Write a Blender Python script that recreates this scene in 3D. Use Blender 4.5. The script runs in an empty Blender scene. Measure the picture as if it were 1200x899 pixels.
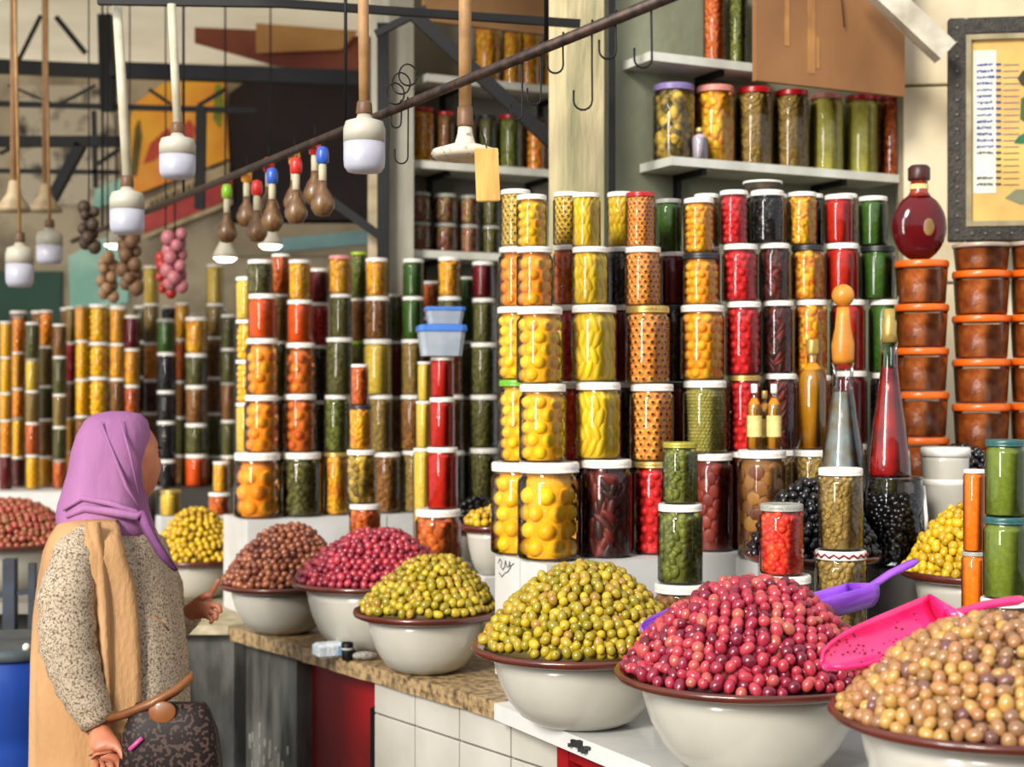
import bpy, bmesh, math, random
from mathutils import Vector, Matrix, Euler
random.seed(7)
R = random.Random(11)
PI = math.pi
SC = bpy.context.scene
COL = SC.collection

# ------------------------------------------------------------ camera, sky, light, exposure
F, CX, HY, CZ = 1800.0, 600.0, 460.0, 1.645          # focal length in pixels of the 1200 px frame
cam_d = bpy.data.cameras.new('camera'); cam = bpy.data.objects.new('camera', cam_d); COL.objects.link(cam)
cam.location = (0, 0, CZ); cam.rotation_euler = (PI / 2, 0, 0)
cam_d.sensor_width = 36; cam_d.lens = F / 1200 * 36; cam_d.shift_y = (HY - 449.5) / 1200
cam_d.clip_start = .05; cam_d.clip_end = 60
cam_d.dof.use_dof = True; cam_d.dof.focus_distance = 3.4; cam_d.dof.aperture_fstop = 3.2
SC.camera = cam
w = bpy.data.worlds.new('sky'); SC.world = w; w.use_nodes = True
bg = w.node_tree.nodes['Background']; bg.inputs[0].default_value = (.93, .96, 1.0, 1); bg.inputs[1].default_value = .9
def area(name, loc, target, sx, sy, power, col):
    d = bpy.data.lights.new(name, 'AREA'); d.shape = 'RECTANGLE'; d.size = sx; d.size_y = sy; d.energy = power; d.color = col
    o = bpy.data.objects.new(name, d); COL.objects.link(o); o.location = loc
    o.rotation_euler = (Vector(target) - Vector(loc)).to_track_quat('-Z', 'Y').to_euler()
    return o
sun_d = bpy.data.lights.new('sun', 'SUN'); sun_d.energy = 2.9; sun_d.angle = math.radians(14); sun_d.color = (1, .95, .86)
sun = bpy.data.objects.new('sun', sun_d); COL.objects.link(sun)
sun.rotation_euler = Vector((.45, .80, -.50)).to_track_quat('-Z', 'Y').to_euler()
# area light added behind camera left as street daylight, to streak the jars
area('jar_streak_area', (-3.6, -1.2, 3.0), (.2, 4.2, 1.5), 1.1, 3.6, 260, (1, .97, .92))
SC.view_settings.view_transform = 'Standard'; SC.view_settings.look = 'None'
SC.view_settings.exposure = 0.25; SC.view_settings.gamma = 1.0; SC.view_settings.use_curve_mapping = False
SC.cycles.max_bounces = 8; SC.cycles.transparent_max_bounces = 24; SC.cycles.caustics_reflective = False; SC.cycles.caustics_refractive = False

# ------------------------------------------------------------ helpers
def P(px, py, Y):                                      # point of the place seen at a pixel, at distance Y
    return Vector(((px - CX) / F * Y, Y, CZ - (py - HY) / F * Y))
def XZ(px, Y): return (px - CX) / F * Y
def ZY(py, Y): return CZ - (py - HY) / F * Y
GR = math.atan2(.447, .894)                            # the stalls stand turned by this angle
UX, UY = -.447, .894                                   # along the counters, away from the viewer
VX, VY = .894, .447                                    # into the stall

def lin(h):
    if isinstance(h, tuple): return h + (1,) if len(h) == 3 else h
    h = h.lstrip('#'); c = [int(h[i:i + 2], 16) / 255 for i in (0, 2, 4)]
    return tuple(x / 12.92 if x <= .04045 else ((x + .055) / 1.055) ** 2.4 for x in c) + (1,)

MATS = {}
def mat(name, col, col2=None, rough=.5, metal=0., scale=12., bump=0., bscale=None, coat=0., spec=.5, island=False, emit=0., detail=4, contrast=(.35, .65), stretch=None, alpha=None, sss=0):
    if name in MATS: return MATS[name]
    m = bpy.data.materials.new(name); m.use_nodes = True; nt = m.node_tree; n = nt.nodes; L = nt.links.new
    b = n['Principled BSDF']
    b.inputs['Roughness'].default_value = rough; b.inputs['Metallic'].default_value = metal
    b.inputs['Coat Weight'].default_value = coat; b.inputs['Coat Roughness'].default_value = .06
    b.inputs['Specular IOR Level'].default_value = spec
    c1 = lin(col); c2 = lin(col2) if col2 else tuple(x * .8 for x in c1[:3]) + (1,)
    tc = n.new('ShaderNodeTexCoord'); src = tc.outputs['Object']
    if stretch:
        mp = n.new('ShaderNodeMapping'); mp.inputs['Scale'].default_value = stretch; L(src, mp.inputs['Vector']); src = mp.outputs['Vector']
    nz = n.new('ShaderNodeTexNoise'); nz.inputs['Scale'].default_value = scale; nz.inputs['Detail'].default_value = detail; L(src, nz.inputs['Vector'])
    rp = n.new('ShaderNodeValToRGB'); rp.color_ramp.elements[0].position = contrast[0]; rp.color_ramp.elements[1].position = contrast[1]
    rp.color_ramp.elements[0].color = c1; rp.color_ramp.elements[1].color = c2
    fac = nz.outputs['Fac']
    if island:
        g = n.new('ShaderNodeNewGeometry'); oi = n.new('ShaderNodeObjectInfo')
        a = n.new('ShaderNodeMath'); a.operation = 'ADD'; L(g.outputs['Random Per Island'], a.inputs[0]); L(oi.outputs['Random'], a.inputs[1])
        f = n.new('ShaderNodeMath'); f.operation = 'FRACT'; L(a.outputs[0], f.inputs[0])
        s = n.new('ShaderNodeMath'); s.operation = 'MULTIPLY_ADD'; L(f.outputs[0], s.inputs[0]); s.inputs[1].default_value = .75
        k = n.new('ShaderNodeMath'); k.operation = 'MULTIPLY'; L(nz.outputs['Fac'], k.inputs[0]); k.inputs[1].default_value = .25
        L(k.outputs[0], s.inputs[2]); fac = s.outputs[0]
        rp.color_ramp.elements[0].position = .1; rp.color_ramp.elements[1].position = .9
    L(fac, rp.inputs['Fac']); L(rp.outputs['Color'], b.inputs['Base Color'])
    if bump:
        n2 = n.new('ShaderNodeTexNoise'); n2.inputs['Scale'].default_value = bscale or scale * 3; n2.inputs['Detail'].default_value = 3; L(src, n2.inputs['Vector'])
        bp = n.new('ShaderNodeBump'); bp.inputs['Strength'].default_value = bump; bp.inputs['Distance'].default_value = .01
        L(n2.outputs['Fac'], bp.inputs['Height']); L(bp.outputs['Normal'], b.inputs['Normal'])
    if emit:
        L(rp.outputs['Color'], b.inputs['Emission Color']); b.inputs['Emission Strength'].default_value = emit
    if sss:
        b.inputs['Subsurface Weight'].default_value = sss; b.inputs['Subsurface Radius'].default_value = (.01, .005, .003)
    MATS[name] = m; return m

def glass_mat(name, tint=(.97, .98, .96), boost=1.0, rough=.03):
    if name in MATS: return MATS[name]
    m = bpy.data.materials.new(name); m.use_nodes = True; nt = m.node_tree; n = nt.nodes; L = nt.links.new
    n.remove(n['Principled BSDF']); out = n['Material Output']
    t = n.new('ShaderNodeBsdfTransparent'); t.inputs[0].default_value = tint + (1,)
    g = n.new('ShaderNodeBsdfGlossy'); g.inputs['Roughness'].default_value = rough; g.inputs[0].default_value = (1, 1, 1, 1)
    fr = n.new('ShaderNodeFresnel'); fr.inputs['IOR'].default_value = 1.45
    mu = n.new('ShaderNodeMath'); mu.operation = 'MULTIPLY'; mu.use_clamp = True; mu.inputs[1].default_value = boost; L(fr.outputs[0], mu.inputs[0])
    mx = n.new('ShaderNodeMixShader'); L(mu.outputs[0], mx.inputs[0]); L(t.outputs[0], mx.inputs[1]); L(g.outputs[0], mx.inputs[2]); L(mx.outputs[0], out.inputs[0])
    MATS[name] = m; return m
GLASS = glass_mat('clear_glass', (.985, .99, .98), boost=1.0)
PLAST = glass_mat('clear_plastic', (.96, .95, .94), 1.2, .08)
BLUEPL = glass_mat('frosted_plastic', (.7, .74, .82), 2.2, .3)

class MB:
    def __init__(s): s.v = []; s.f = []; s.mi = []; s.sm = []
    def add(s, vs, fs, mi=0, smooth=True):
        o = len(s.v); s.v += [tuple(v) for v in vs]; s.f += [tuple(i + o for i in f) for f in fs]; s.mi += [mi] * len(fs); s.sm += [smooth] * len(fs); return s
    def box(s, c, d, rz=0., mi=0, M=None, bev=0.):
        x, y, z = d[0] / 2, d[1] / 2, d[2] / 2
        if bev:
            b = min(bev, x * .9, y * .9, z * .9); vs = []; 
            for zz, k in ((-z, b), (-z + b, 0), (z - b, 0), (z, b)):
                vs += [(-x + k, -y + k, zz), (x - k, -y + k, zz), (x - k, y - k, zz), (-x + k, y - k, zz)]
            fs = [(3, 2, 1, 0), (12, 13, 14, 15)]
            for r in range(3):
                for i in range(4): fs.append((r * 4 + i, r * 4 + (i + 1) % 4, r * 4 + 4 + (i + 1) % 4, r * 4 + 4 + i))
        else:
            vs = [(-x, -y, -z), (x, -y, -z), (x, y, -z), (-x, y, -z), (-x, -y, z), (x, -y, z), (x, y, z), (-x, y, z)]
            fs = [(3, 2, 1, 0), (4, 5, 6, 7), (0, 1, 5, 4), (1, 2, 6, 5), (2, 3, 7, 6), (3, 0, 4, 7)]
        T = Matrix.Translation(c) @ (M if M is not None else Matrix.Rotation(rz, 4, 'Z'))
        return s.add([T @ Vector(v) for v in vs], fs, mi, False)
    def lathe(s, prof, n=20, c=(0, 0, 0), mi=0, caps=(True, True), sx=1., sy=1., T=None, smooth=True):
        vs = []; fs = []
        for r, z in prof:
            for i in range(n):
                a = 2 * PI * i / n; vs.append(Vector((c[0] + r * sx * math.cos(a), c[1] + r * sy * math.sin(a), c[2] + z)))
        for k in range(len(prof) - 1):
            for i in range(n):
                j = (i + 1) % n; fs.append((k * n + i, k * n + j, k * n + n + j, k * n + n + i))
        if caps[0]: fs.append(tuple(reversed(range(n))))
        if caps[1]: fs.append(tuple(range(len(vs) - n, len(vs))))
        if T is not None: vs = [T @ v for v in vs]
        return s.add(vs, fs, mi, smooth)
    def sph(s, c, r, n=10, m=6, mi=0, M=None):
        r = (r, r, r) if not hasattr(r, '__len__') else r
        vs = [Vector((0, 0, -1))]
        for k in range(1, m):
            t = PI * k / m - PI / 2
            for i in range(n):
                a = 2 * PI * i / n; vs.append(Vector((math.cos(t) * math.cos(a), math.cos(t) * math.sin(a), math.sin(t))))
        vs.append(Vector((0, 0, 1)))
        fs = [(0, 1 + (i + 1) % n, 1 + i) for i in range(n)]
        for k in range(m - 2):
            for i in range(n):
                j = (i + 1) % n; fs.append((1 + k * n + i, 1 + k * n + j, 1 + k * n + n + j, 1 + k * n + n + i))
        b = 1 + (m - 2) * n; fs += [(b + i, b + (i + 1) % n, len(vs) - 1) for i in range(n)]
        M3 = (M.to_3x3() if M is not None else Matrix.Identity(3)) @ Matrix.Diagonal(r); c = Vector(c)
        return s.add([c + M3 @ v for v in vs], fs, mi, True)
    def tube(s, pts, r, n=8, mi=0, caps=True, flat=1.):
        pts = [Vector(p) for p in pts]; N = len(pts); rr = r if hasattr(r, '__len__') else [r] * N
        vs = []; fs = []; ref = None
        for i, p in enumerate(pts):
            t = (pts[min(i + 1, N - 1)] - pts[max(i - 1, 0)]).normalized()
            if ref is None: ref = Vector((0, 0, 1)) if abs(t.z) < .9 else Vector((1, 0, 0))
            a = t.cross(ref).normalized(); b = a.cross(t).normalized(); ref = b
            for k in range(n):
                q = 2 * PI * k / n; vs.append(p + a * math.cos(q) * rr[i] + b * math.sin(q) * rr[i] * flat)
        for i in range(N - 1):
            for k in range(n):
                j = (k + 1) % n; fs.append((i * n + k, i * n + j, i * n + n + j, i * n + n + k))
        if caps: fs += [tuple(reversed(range(n))), tuple(range(N * n - n, N * n))]
        return s.add(vs, fs, mi, True)
    def loft(s, rings, mi=0, caps=True, closed=True, smooth=True):
        n = len(rings[0]); vs = [v for r in rings for v in r]; fs = []
        for k in range(len(rings) - 1):
            for i in range(n if closed else n - 1):
                j = (i + 1) % n; fs.append((k * n + i, k * n + j, k * n + n + j, k * n + n + i))
        if caps and closed: fs += [tuple(reversed(range(n))), tuple(range(len(vs) - n, len(vs)))]
        return s.add(vs, fs, mi, smooth)
    def mesh(s, name, mats):
        me = bpy.data.meshes.new(name); me.from_pydata(s.v, [], s.f)
        for m in (mats if isinstance(mats, (list, tuple)) else [mats]): me.materials.append(m)
        me.polygons.foreach_set('material_index', s.mi); me.polygons.foreach_set('use_smooth', s.sm); me.update()
        return me
    def build(s, name, mats, parent=None, loc=(0, 0, 0), rz=0.): return link(name, s.mesh(name, mats), parent, loc, rz)

def link(name, me, parent=None, loc=(0, 0, 0), rz=0., scale=None):
    o = bpy.data.objects.new(name, me); COL.objects.link(o); o.location = loc
    if rz: o.rotation_euler = (0, 0, rz)
    if scale: o.scale = scale
    if parent is not None: o.parent = parent
    return o
def tag(o, label, cat, group=None, kind=None):
    o['label'] = label; o['category'] = cat
    if group: o['group'] = group
    if kind: o['kind'] = kind
    return o
def empty(name, label, cat, loc=(0, 0, 0), rz=0., group=None):
    o = bpy.data.objects.new(name, None); COL.objects.link(o); o.location = loc; o.rotation_euler = (0, 0, rz); o.empty_display_size = .05
    return tag(o, label, cat, group)
def struct(o, label=None):
    o['kind'] = 'structure'
    if label: o['label'] = label
    return o
def prism(mb, poly, z0, z1, mi=0):
    n = len(poly); vs = [(x, y, z0) for x, y in poly] + [(x, y, z1) for x, y in poly]
    fs = [tuple(reversed(range(n))), tuple(range(n, 2 * n))] + [(i, (i + 1) % n, n + (i + 1) % n, n + i) for i in range(n)]
    return mb.add(vs, fs, mi, False)
ORD = ['topmost', 'second down', 'third down', 'fourth down', 'fifth down', 'sixth down', 'seventh down']
NTH = 'first second third fourth fifth sixth seventh eighth ninth tenth eleventh twelfth thirteenth fourteenth fifteenth sixteenth'.split()

# ------------------------------------------------------------ shared materials
WHITE = mat('white_enamel', '#c2beb2', '#aeaa9e', .22, scale=3, coat=.3)
BROWN = mat('brown_glaze', '#5e2413', '#43180d', .28, scale=6, coat=.4)
WPLAS = mat('white_lid', '#eeeae2', '#d9d4ca', .35, scale=8)
DARKM = mat('dark_steel', '#060607', '#0e0b0a', .5, scale=20, spec=.25)
BLACK = mat('black_paint', '#070708', '#0e0e0f', .5, spec=.25)
CREAM = mat('cream_plaster', '#cfc6b2', '#a89c86', .85, scale=2.5, bump=.3, bscale=30)
# ------------------------------------------------------------ the setting
def pt(o, v, u): return (o[0] + VX * v + UX * u, o[1] + VY * v + UY * u)
def vbox(mb, o, v0, v1, u0, u1, z0, z1, mi=0):           # box on the turned grid, from a corner point o
    return prism(mb, [pt(o, v0, u0), pt(o, v1, u0), pt(o, v1, u1), pt(o, v0, u1)], z0, z1, mi)
struct(MB().box((0, 4, -.05), (16, 18, .1)).build('floor', mat('grey_pavement', '#6d655b', '#4b453e', .8, scale=1.5, bump=.2)))
CEIL = mat('canvas_ceiling', '#dccfb4', '#b8a98c', .9, scale=1.2, contrast=(.3, .75), spec=.1)
nt_ = CEIL.node_tree; tr_ = nt_.nodes.new('ShaderNodeBsdfTranslucent'); mx_ = nt_.nodes.new('ShaderNodeMixShader'); mx_.inputs[0].default_value = .55
nt_.links.new(nt_.nodes['Color Ramp'].outputs[0], tr_.inputs[0]); nt_.links.new(nt_.nodes['Principled BSDF'].outputs[0], mx_.inputs[1]); nt_.links.new(tr_.outputs[0], mx_.inputs[2]); nt_.links.new(mx_.outputs[0], nt_.nodes['Material Output'].inputs[0])
struct(MB().add([(-5.25, 4.8, 3.565), (3.25, 4.8, 3.565), (3.25, 11.4, 3.565), (-5.25, 11.4, 3.565)], [(3, 2, 1, 0)]).build('ceiling', CEIL))
struct(MB().box((0, -3.6, 1.55), (18, .2, 3.1)).build('wall_street', mat('street_wall', '#8f7a62', '#6a5a48', .9, scale=1.5, bump=.2)))  # unseen opposite street side, put up to darken what the jars reflect
WL = mat('scrawled_wall', '#b5a78d', '#6f6453', .9, scale=3.2, detail=8, contrast=(.42, .7), bump=.3)
struct(MB().box((-3.2, 9.1, 1.8), (7.0, .2, 3.6)).build('wall_back', WL))
W0 = (.42, 5.08)
SAGE = mat('sage_plaster', '#8f947c', '#7b7c66', .85, scale=2.2, bump=.35, bscale=25)
mb = MB(); vbox(mb, W0, -.12, 1.32, 0, .12, 0, 3.5); struct(mb.build('wall_right', SAGE))
WM = (-.5, 6.2)
mb = MB(); vbox(mb, WM, -.02, 1.25, 0, .12, 0, 3.55); struct(mb.build('wall_middle', mat('grey_plaster', '#8e8a80', '#6f6a60', .88, scale=2, bump=.3)))
# weathered pillar between the shelf niches, and the pale pillar at the niche's left end
PILL = mat('weathered_pillar', '#cdbd93', '#93916a', .85, scale=4, bump=.5, bscale=18, detail=8, contrast=(.4, .7), stretch=(3, 3, .6))
mb = MB(); vbox(mb, (XZ(683, 4.9), 4.86), -.06, .075, 0, .12, 0, 3.5); struct(mb.build('trim_1', PILL), 'weathered cream pillar')
mb = MB(); vbox(mb, (XZ(468, 5.95), 5.95), -.04, .06, 0, .2, 0, 3.55); struct(mb.build('trim_2', mat('pale_pillar', '#c4c0b2', '#a39e8e', .8, scale=5, bump=.3, stretch=(2, 2, .5))), 'pale pillar')
# marble faced return wall, slab by slab
MARB = mat('cream_marble', '#d9ccae', '#b39f78', .35, scale=2.6, detail=8, contrast=(.45, .75), coat=.2)
mw = MB().box((1.99, 5.28, 1.75), (1.3, .1, 3.5), -.14).build('wall_marble', mat('slab_mortar', '#8d826b', None, .9)); struct(mw)
for k in range(5):
    for j in range(2):
        x = 1.61 + .6 * j; z = .32 + .68 * k
        T = Matrix.Rotation(-.14, 4, 'Z'); q = T @ Vector((x - 1.95, -.065, 0))
        MB().box((1.99 + q.x, 5.28 + q.y, z + (.06 if j else 0)), (.592, .03, .672), -.14, bev=.004).build('marble_slab', MARB, mw)

# shelves with white edges on black brackets
SHELF = mat('white_shelf', '#d8d8ce', '#b5b3a6', .5, scale=5)
def shelf(label, px0, py, Y, length, depth=.2, th=.028, br=(.3,)):
    p = P(px0, py, Y); o = (p.x, p.y); r = empty('wall_shelf', label, 'shelf', (p.x, p.y, p.z - th))
    mb = MB(); vbox(mb, (0, 0), 0, length, .0, depth - .005, 0, th); mb.build('board', SHELF, r)
    for t in br:
        mb = MB(); vbox(mb, (0, 0), t, t + .018, depth - .03, depth - .005, -.14, 0); vbox(mb, (0, 0), t, t + .018, .02, depth - .03, -.02, 0)
        mb.build('bracket', BLACK, r)
    return p.z, o
ZR1, OR1 = shelf('long white wall shelf on the sage wall holding seven large jars', 787, 183, 4.9, .93, br=(.13, .7))
ZR2, OR2 = shelf('short upper white shelf on the sage wall beside the pillar', 762, 60, 4.9, .55, br=(.28,))
def mshelf(label, px0, py, length): return shelf(label, px0, py, 6.02, length, .22, .03, (.15, .6))
ZM1, OM1 = mshelf('top white shelf in the grey niche behind the diagonal brace', 500, 86, .78)
ZM2, OM2 = mshelf('middle white shelf in the grey niche with red lidded jars', 484, 187, .84)
ZM3, OM3 = mshelf('lowest white shelf in the grey niche with small dull jars', 476, 292, .84)

# ---- counters
E1 = (-.02, 3.87); AX, AY = -.586, .81; BX, BY = .81, .586
def pa(s, d): return (E1[0] + AX * s + BX * d, E1[1] + AY * s + BY * d)
GRAN = mat('granite', '#a58b62', '#4d3a27', .5, scale=45, detail=6, contrast=(.4, .68), bump=.5, bscale=70)
mb = MB(); n = 24
for i in range(n):
    s0, s1 = 1.57 * i / n, 1.57 * (i + 1) / n
    if i == 0: j0 = 0
    j1 = R.uniform(-.006, .006)
    prism(mb, [pa(s1, j1), pa(s0, j0), pa(s0, .74), pa(s1, .74)][::-1], .815, .86); j0 = j1
tag(mb.build('granite_worktop', GRAN), 'brown speckled granite worktop with a rough broken front edge', 'worktop')
mb = MB(); prism(mb, [(.75, 2.3), (.75 + 1.5 * VX, 2.3 + 1.5 * VY), pa(-.002, 1.75), pa(-.002, 0), (-.045, 3.852)], .825, .866)
WMAR = mat('white_marble', '#cfcec9', '#a9aeae', .25, scale=5, detail=8, contrast=(.5, .8), coat=.3)
wt = tag(mb.build('white_worktop', WMAR), 'white marble worktop under the large front bowls, edge chipped black', 'worktop')
mb = MB()
for k in range(7):
    q = .40 + .012 * k + R.uniform(-.004, .004); mb.box((-.045 + .447 * q + .001, 3.852 - .894 * q - .001, .8445 + R.uniform(-.006, .01)), (.014, .012, R.uniform(.006, .016)), R.uniform(-.4, .4))
mb.build('chipped_edge', mat('dark_chip', '#2c2f30', '#15110e', .8, scale=60), wt)
# tiled front of the granite counter: every tile its own piece
cb = MB(); prism(cb, [pa(0, .035), pa(0, .45), pa(.69, .45), pa(.69, .035)], 0, .812)
prism(cb, [pa(-.19, .035), pa(-.19, .3), pa(-.002, .3), pa(-.002, .035)], 0, .812)
cbo = struct(cb.build('wall_counter', mat('tile_grout', '#7c7668', None, .9)), 'counter front clad in white tiles')
TILE = mat('white_tile', '#bebab0', '#a9a598', .2, scale=3, coat=.4, bump=.06, bscale=8)
angA = math.atan2(AY, AX); angB = math.atan2(.894, -.447)
for z0, z1 in ((.722, .815), (.5, .72), (.278, .498), (.056, .276)):
    for s0, s1 in ((.002, .233), (.235, .453), (.455, .672)):
        c = pa((s0 + s1) / 2, .029); MB().box((c[0], c[1], (z0 + z1) / 2), (s1 - s0 - .003, .014, z1 - z0 - .003), angA, bev=.002).build('tile', TILE, cbo)
    c = pa(-.096, .029); MB().box((c[0], c[1], (z0 + z1) / 2), (.187, .014, z1 - z0 - .003), angA, bev=.002).build('tile', TILE, cbo)
# red framed cold cabinet under the white worktop
RED = mat('red_paint', '#a31218', '#7d0c10', .35, scale=4, coat=.2)
cc = empty('display_cooler', 'red framed display cooler with dark glass under the white worktop', 'cooler', (.105, 3.70, 0), math.atan2(-.894, .447))
MB().box((.75, .25, .41), (1.45, .42, .80)).build('body', mat('dark_cabinet', '#15191b', '#20282a', .3), cc)
for x, w_ in ((.045, .055), (.75, .04), (1.45, .05)): MB().box((x, .02, .41), (w_, .05, .80), bev=.006).build('frame_post', RED, cc)
MB().box((.75, .02, .79), (1.36, .045, .04), bev=.006).build('frame_rail', RED, cc)
MB().box((.75, .02, .05), (1.36, .045, .06), bev=.006).build('frame_rail', RED, cc)
for x in (.40, 1.10): MB().box((x, .03, .42), (.62, .006, .66)).build('glass_pane', mat('dark_glass', '#10191c', None, .05, coat=.6), cc)
# red panel standing in the gap, black post, dark stained metal side
rp = empty('red_panel', 'dark red upright panel in the gap beside the tiled counter', 'panel', (pa(.95, .12)[0], pa(.95, .12)[1], 0), angA)
MB().box((0, 0, .405), (.46, .05, .79), bev=.01).build('sheet', mat('deep_red', '#8e0a10', '#4a0508', .4, scale=2, coat=.2), rp)
MB().box((-.225, .03, .405), (.03, .03, .79), bev=.004).build('edge_strip', mat('darker_red', '#4b0709', None, .5), rp)
o = MB(); p = pa(.69, .055); o.box((p[0] - .012, p[1] + .02, .37), (.035, .03, .72), angA, bev=.008); tag(o.build('black_post', BLACK), 'slim black post between the red panel and white tiles', 'post')
SMET = mat('stained_metal', '#6f6e69', '#34332f', .6, metal=.2, scale=3, detail=9, contrast=(.4, .62), stretch=(3, 3, .8))
mb = MB(); prism(mb, [pa(1.2, .05), pa(1.2, .4), pa(1.56, .4), pa(1.56, .05)], 0, .812)
g = mb.build('metal_cabinet', SMET); tag(g, 'dark stained sheet metal cabinet under the end of the granite', 'cabinet')
mb = MB(); 
for k in range(26):
    p = pa(R.uniform(1.23, 1.53), .047); mb.box((p[0], p[1], R.choice([R.uniform(.35, .55), R.uniform(.4, .5)])), (R.uniform(.004, .012), .004, R.uniform(.01, .05)), angA)
mb.build('paint_splash', mat('pale_splash', '#8d8a80', None, .7), g)
# rear counter piece left of the granite, and the far left counter
mb = MB(); prism(mb, [(-1.55, 5.17), (-.955, 5.165), (-.1, 5.785), (-.3, 6.15), (-.6, 6.48), (-1.55, 6.48)], .83, .86)
tag(mb.build('pale_worktop', mat('pale_stone', '#b9ab8c', '#8f8266', .6, scale=20, bump=.3)), 'pale stone worktop end beyond the granite, behind the hand', 'worktop')
mb = MB(); prism(mb, [(-1.5, 5.22), (-.945, 5.22), (-.65, 5.46), (-.65, 6.1), (-1.5, 6.1)], 0, .828)
tag(mb.build('counter_base', SMET), 'dark counter base below the pale stone worktop', 'counter')
mb = MB(); prism(mb, [(-3.9, 5.72), (-1.62, 5.72), (-1.62, 7.9), (-3.9, 7.9)], .82, .86)
tag(mb.build('far_worktop', mat('worn_worktop', '#a8a297', '#7f7a6f', .5, scale=4)), 'worn grey worktop at far left behind the woman', 'worktop')
mb = MB(); prism(mb, [(-3.8, 5.85), (-1.68, 5.85), (-1.68, 7.8), (-3.8, 7.8)], 0, .818)
tag(mb.build('far_counter', mat('dark_counter', '#26241f', '#3a3833', .7, scale=3)), 'dark counter body at far left above the blue barrel', 'counter')

# ---- white plinth boxes under the jar walls
PLW = mat('white_plinth', '#cfcfce', '#bcbab4', .55, scale=4)
CN = (.088, 3.97); ZP = 1.2
for k, lab in ((0, 'front white plinth box carrying the near jar wall'), (1, 'rear white plinth box with pen scrawl, under the near jars')):
    mb = MB(); vbox(mb, CN, .003, 1.05, .155 * k + .001, .155 * k + .152, .868, ZP - .001)
    o = tag(mb.build('plinth_box', PLW), lab, 'box')
    if k:
        sm = MB()
        def stroke(pts):                                 # pen marks on the box's left face
            sm.tube([(CN[0] + .003 * VX - VX * .0015 + UX * u, CN[1] + .003 * VY - VY * .0015 + UY * u, z) for u, z in pts], .0012, 5)
        stroke([(.285, 1.175), (.275, 1.188), (.262, 1.18), (.27, 1.168), (.255, 1.16), (.245, 1.17), (.24, 1.187), (.232, 1.17), (.22, 1.172), (.215, 1.187), (.21, 1.168)])
        stroke([(.28, 1.15), (.262, 1.14), (.245, 1.152), (.225, 1.158), (.205, 1.176), (.19, 1.184)])
        sm.build('pen_scrawl', mat('black_ink', '#22211f', None, .7), o)
CM = (-.921, 5.35)
mb = MB(); vbox(mb, CM, 0, .52, 0, .3, .862, ZP - .001); tag(mb.build('plinth_box', PLW), 'white plinth box behind the brown olives, under orange jars', 'box')
mb = MB(); vbox(mb, CM, .525, 1.2, 0, .3, .862, ZP - .001); tag(mb.build('plinth_box', PLW), 'white plinth box behind the red tomato jars', 'box')
mb = MB(); prism(mb, [(-3.2, 6.85), (-1.64, 6.9), (-1.64, 7.75), (-3.2, 7.75)], .862, ZP - .001)
tag(mb.build('plinth_box', PLW), 'long white plinth box under the far left jars', 'box')
mb = MB(); prism(mb, [(-1.6, 6.9), (-1.0, 7.1), (-1.0, 7.9), (-1.6, 7.9)], 0, ZP - .001)
tag(mb.build('plinth_box', mat('dark_counter', '')), 'tall dark plinth box under the jars beyond the yellow olives', 'box')
# ------------------------------------------------------------ jars
def lift(h, k): return tuple(min(.93, x * k + .01) for x in lin(h)[:3])
CORES = {}
def cm(name, a, b, rough=.4, sc=3., **k):
    CORES[name] = tuple((x + y) / 2 for x, y in zip(lift(a, 1.1), lift(b, 1.1))); return mat('food_' + name, lift(a, 1.35), lift(b, 1.35), rough, scale=sc, island=True, spec=.25, **k)
LID = {'white': WPLAS, 'gold': mat('lid_gold', '#c9ab62', '#a88a44', .35, metal=.5), 'red': mat('lid_red', '#c4121c', '#9c0d16', .3, coat=.3),
       'pink': mat('lid_pink', '#d98f86', '#c47a70', .4), 'green': mat('lid_green', '#6db321', '#579018', .4), 'black': mat('lid_black', '#1c1c1e', '#29292c', .4),
       'purple': mat('lid_purple', '#8a78a8', '#75649a', .4), 'teal': mat('lid_teal', '#2d5f5c', '#1f4a48', .35), 'olive': mat('lid_olive', '#b4a63e', '#91862c', .4, metal=.3),
       'grey': mat('lid_grey', '#a3a399', '#86867c', .4), 'lime': mat('lid_lime', '#a5c916', '#8aa812', .4)}
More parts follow.
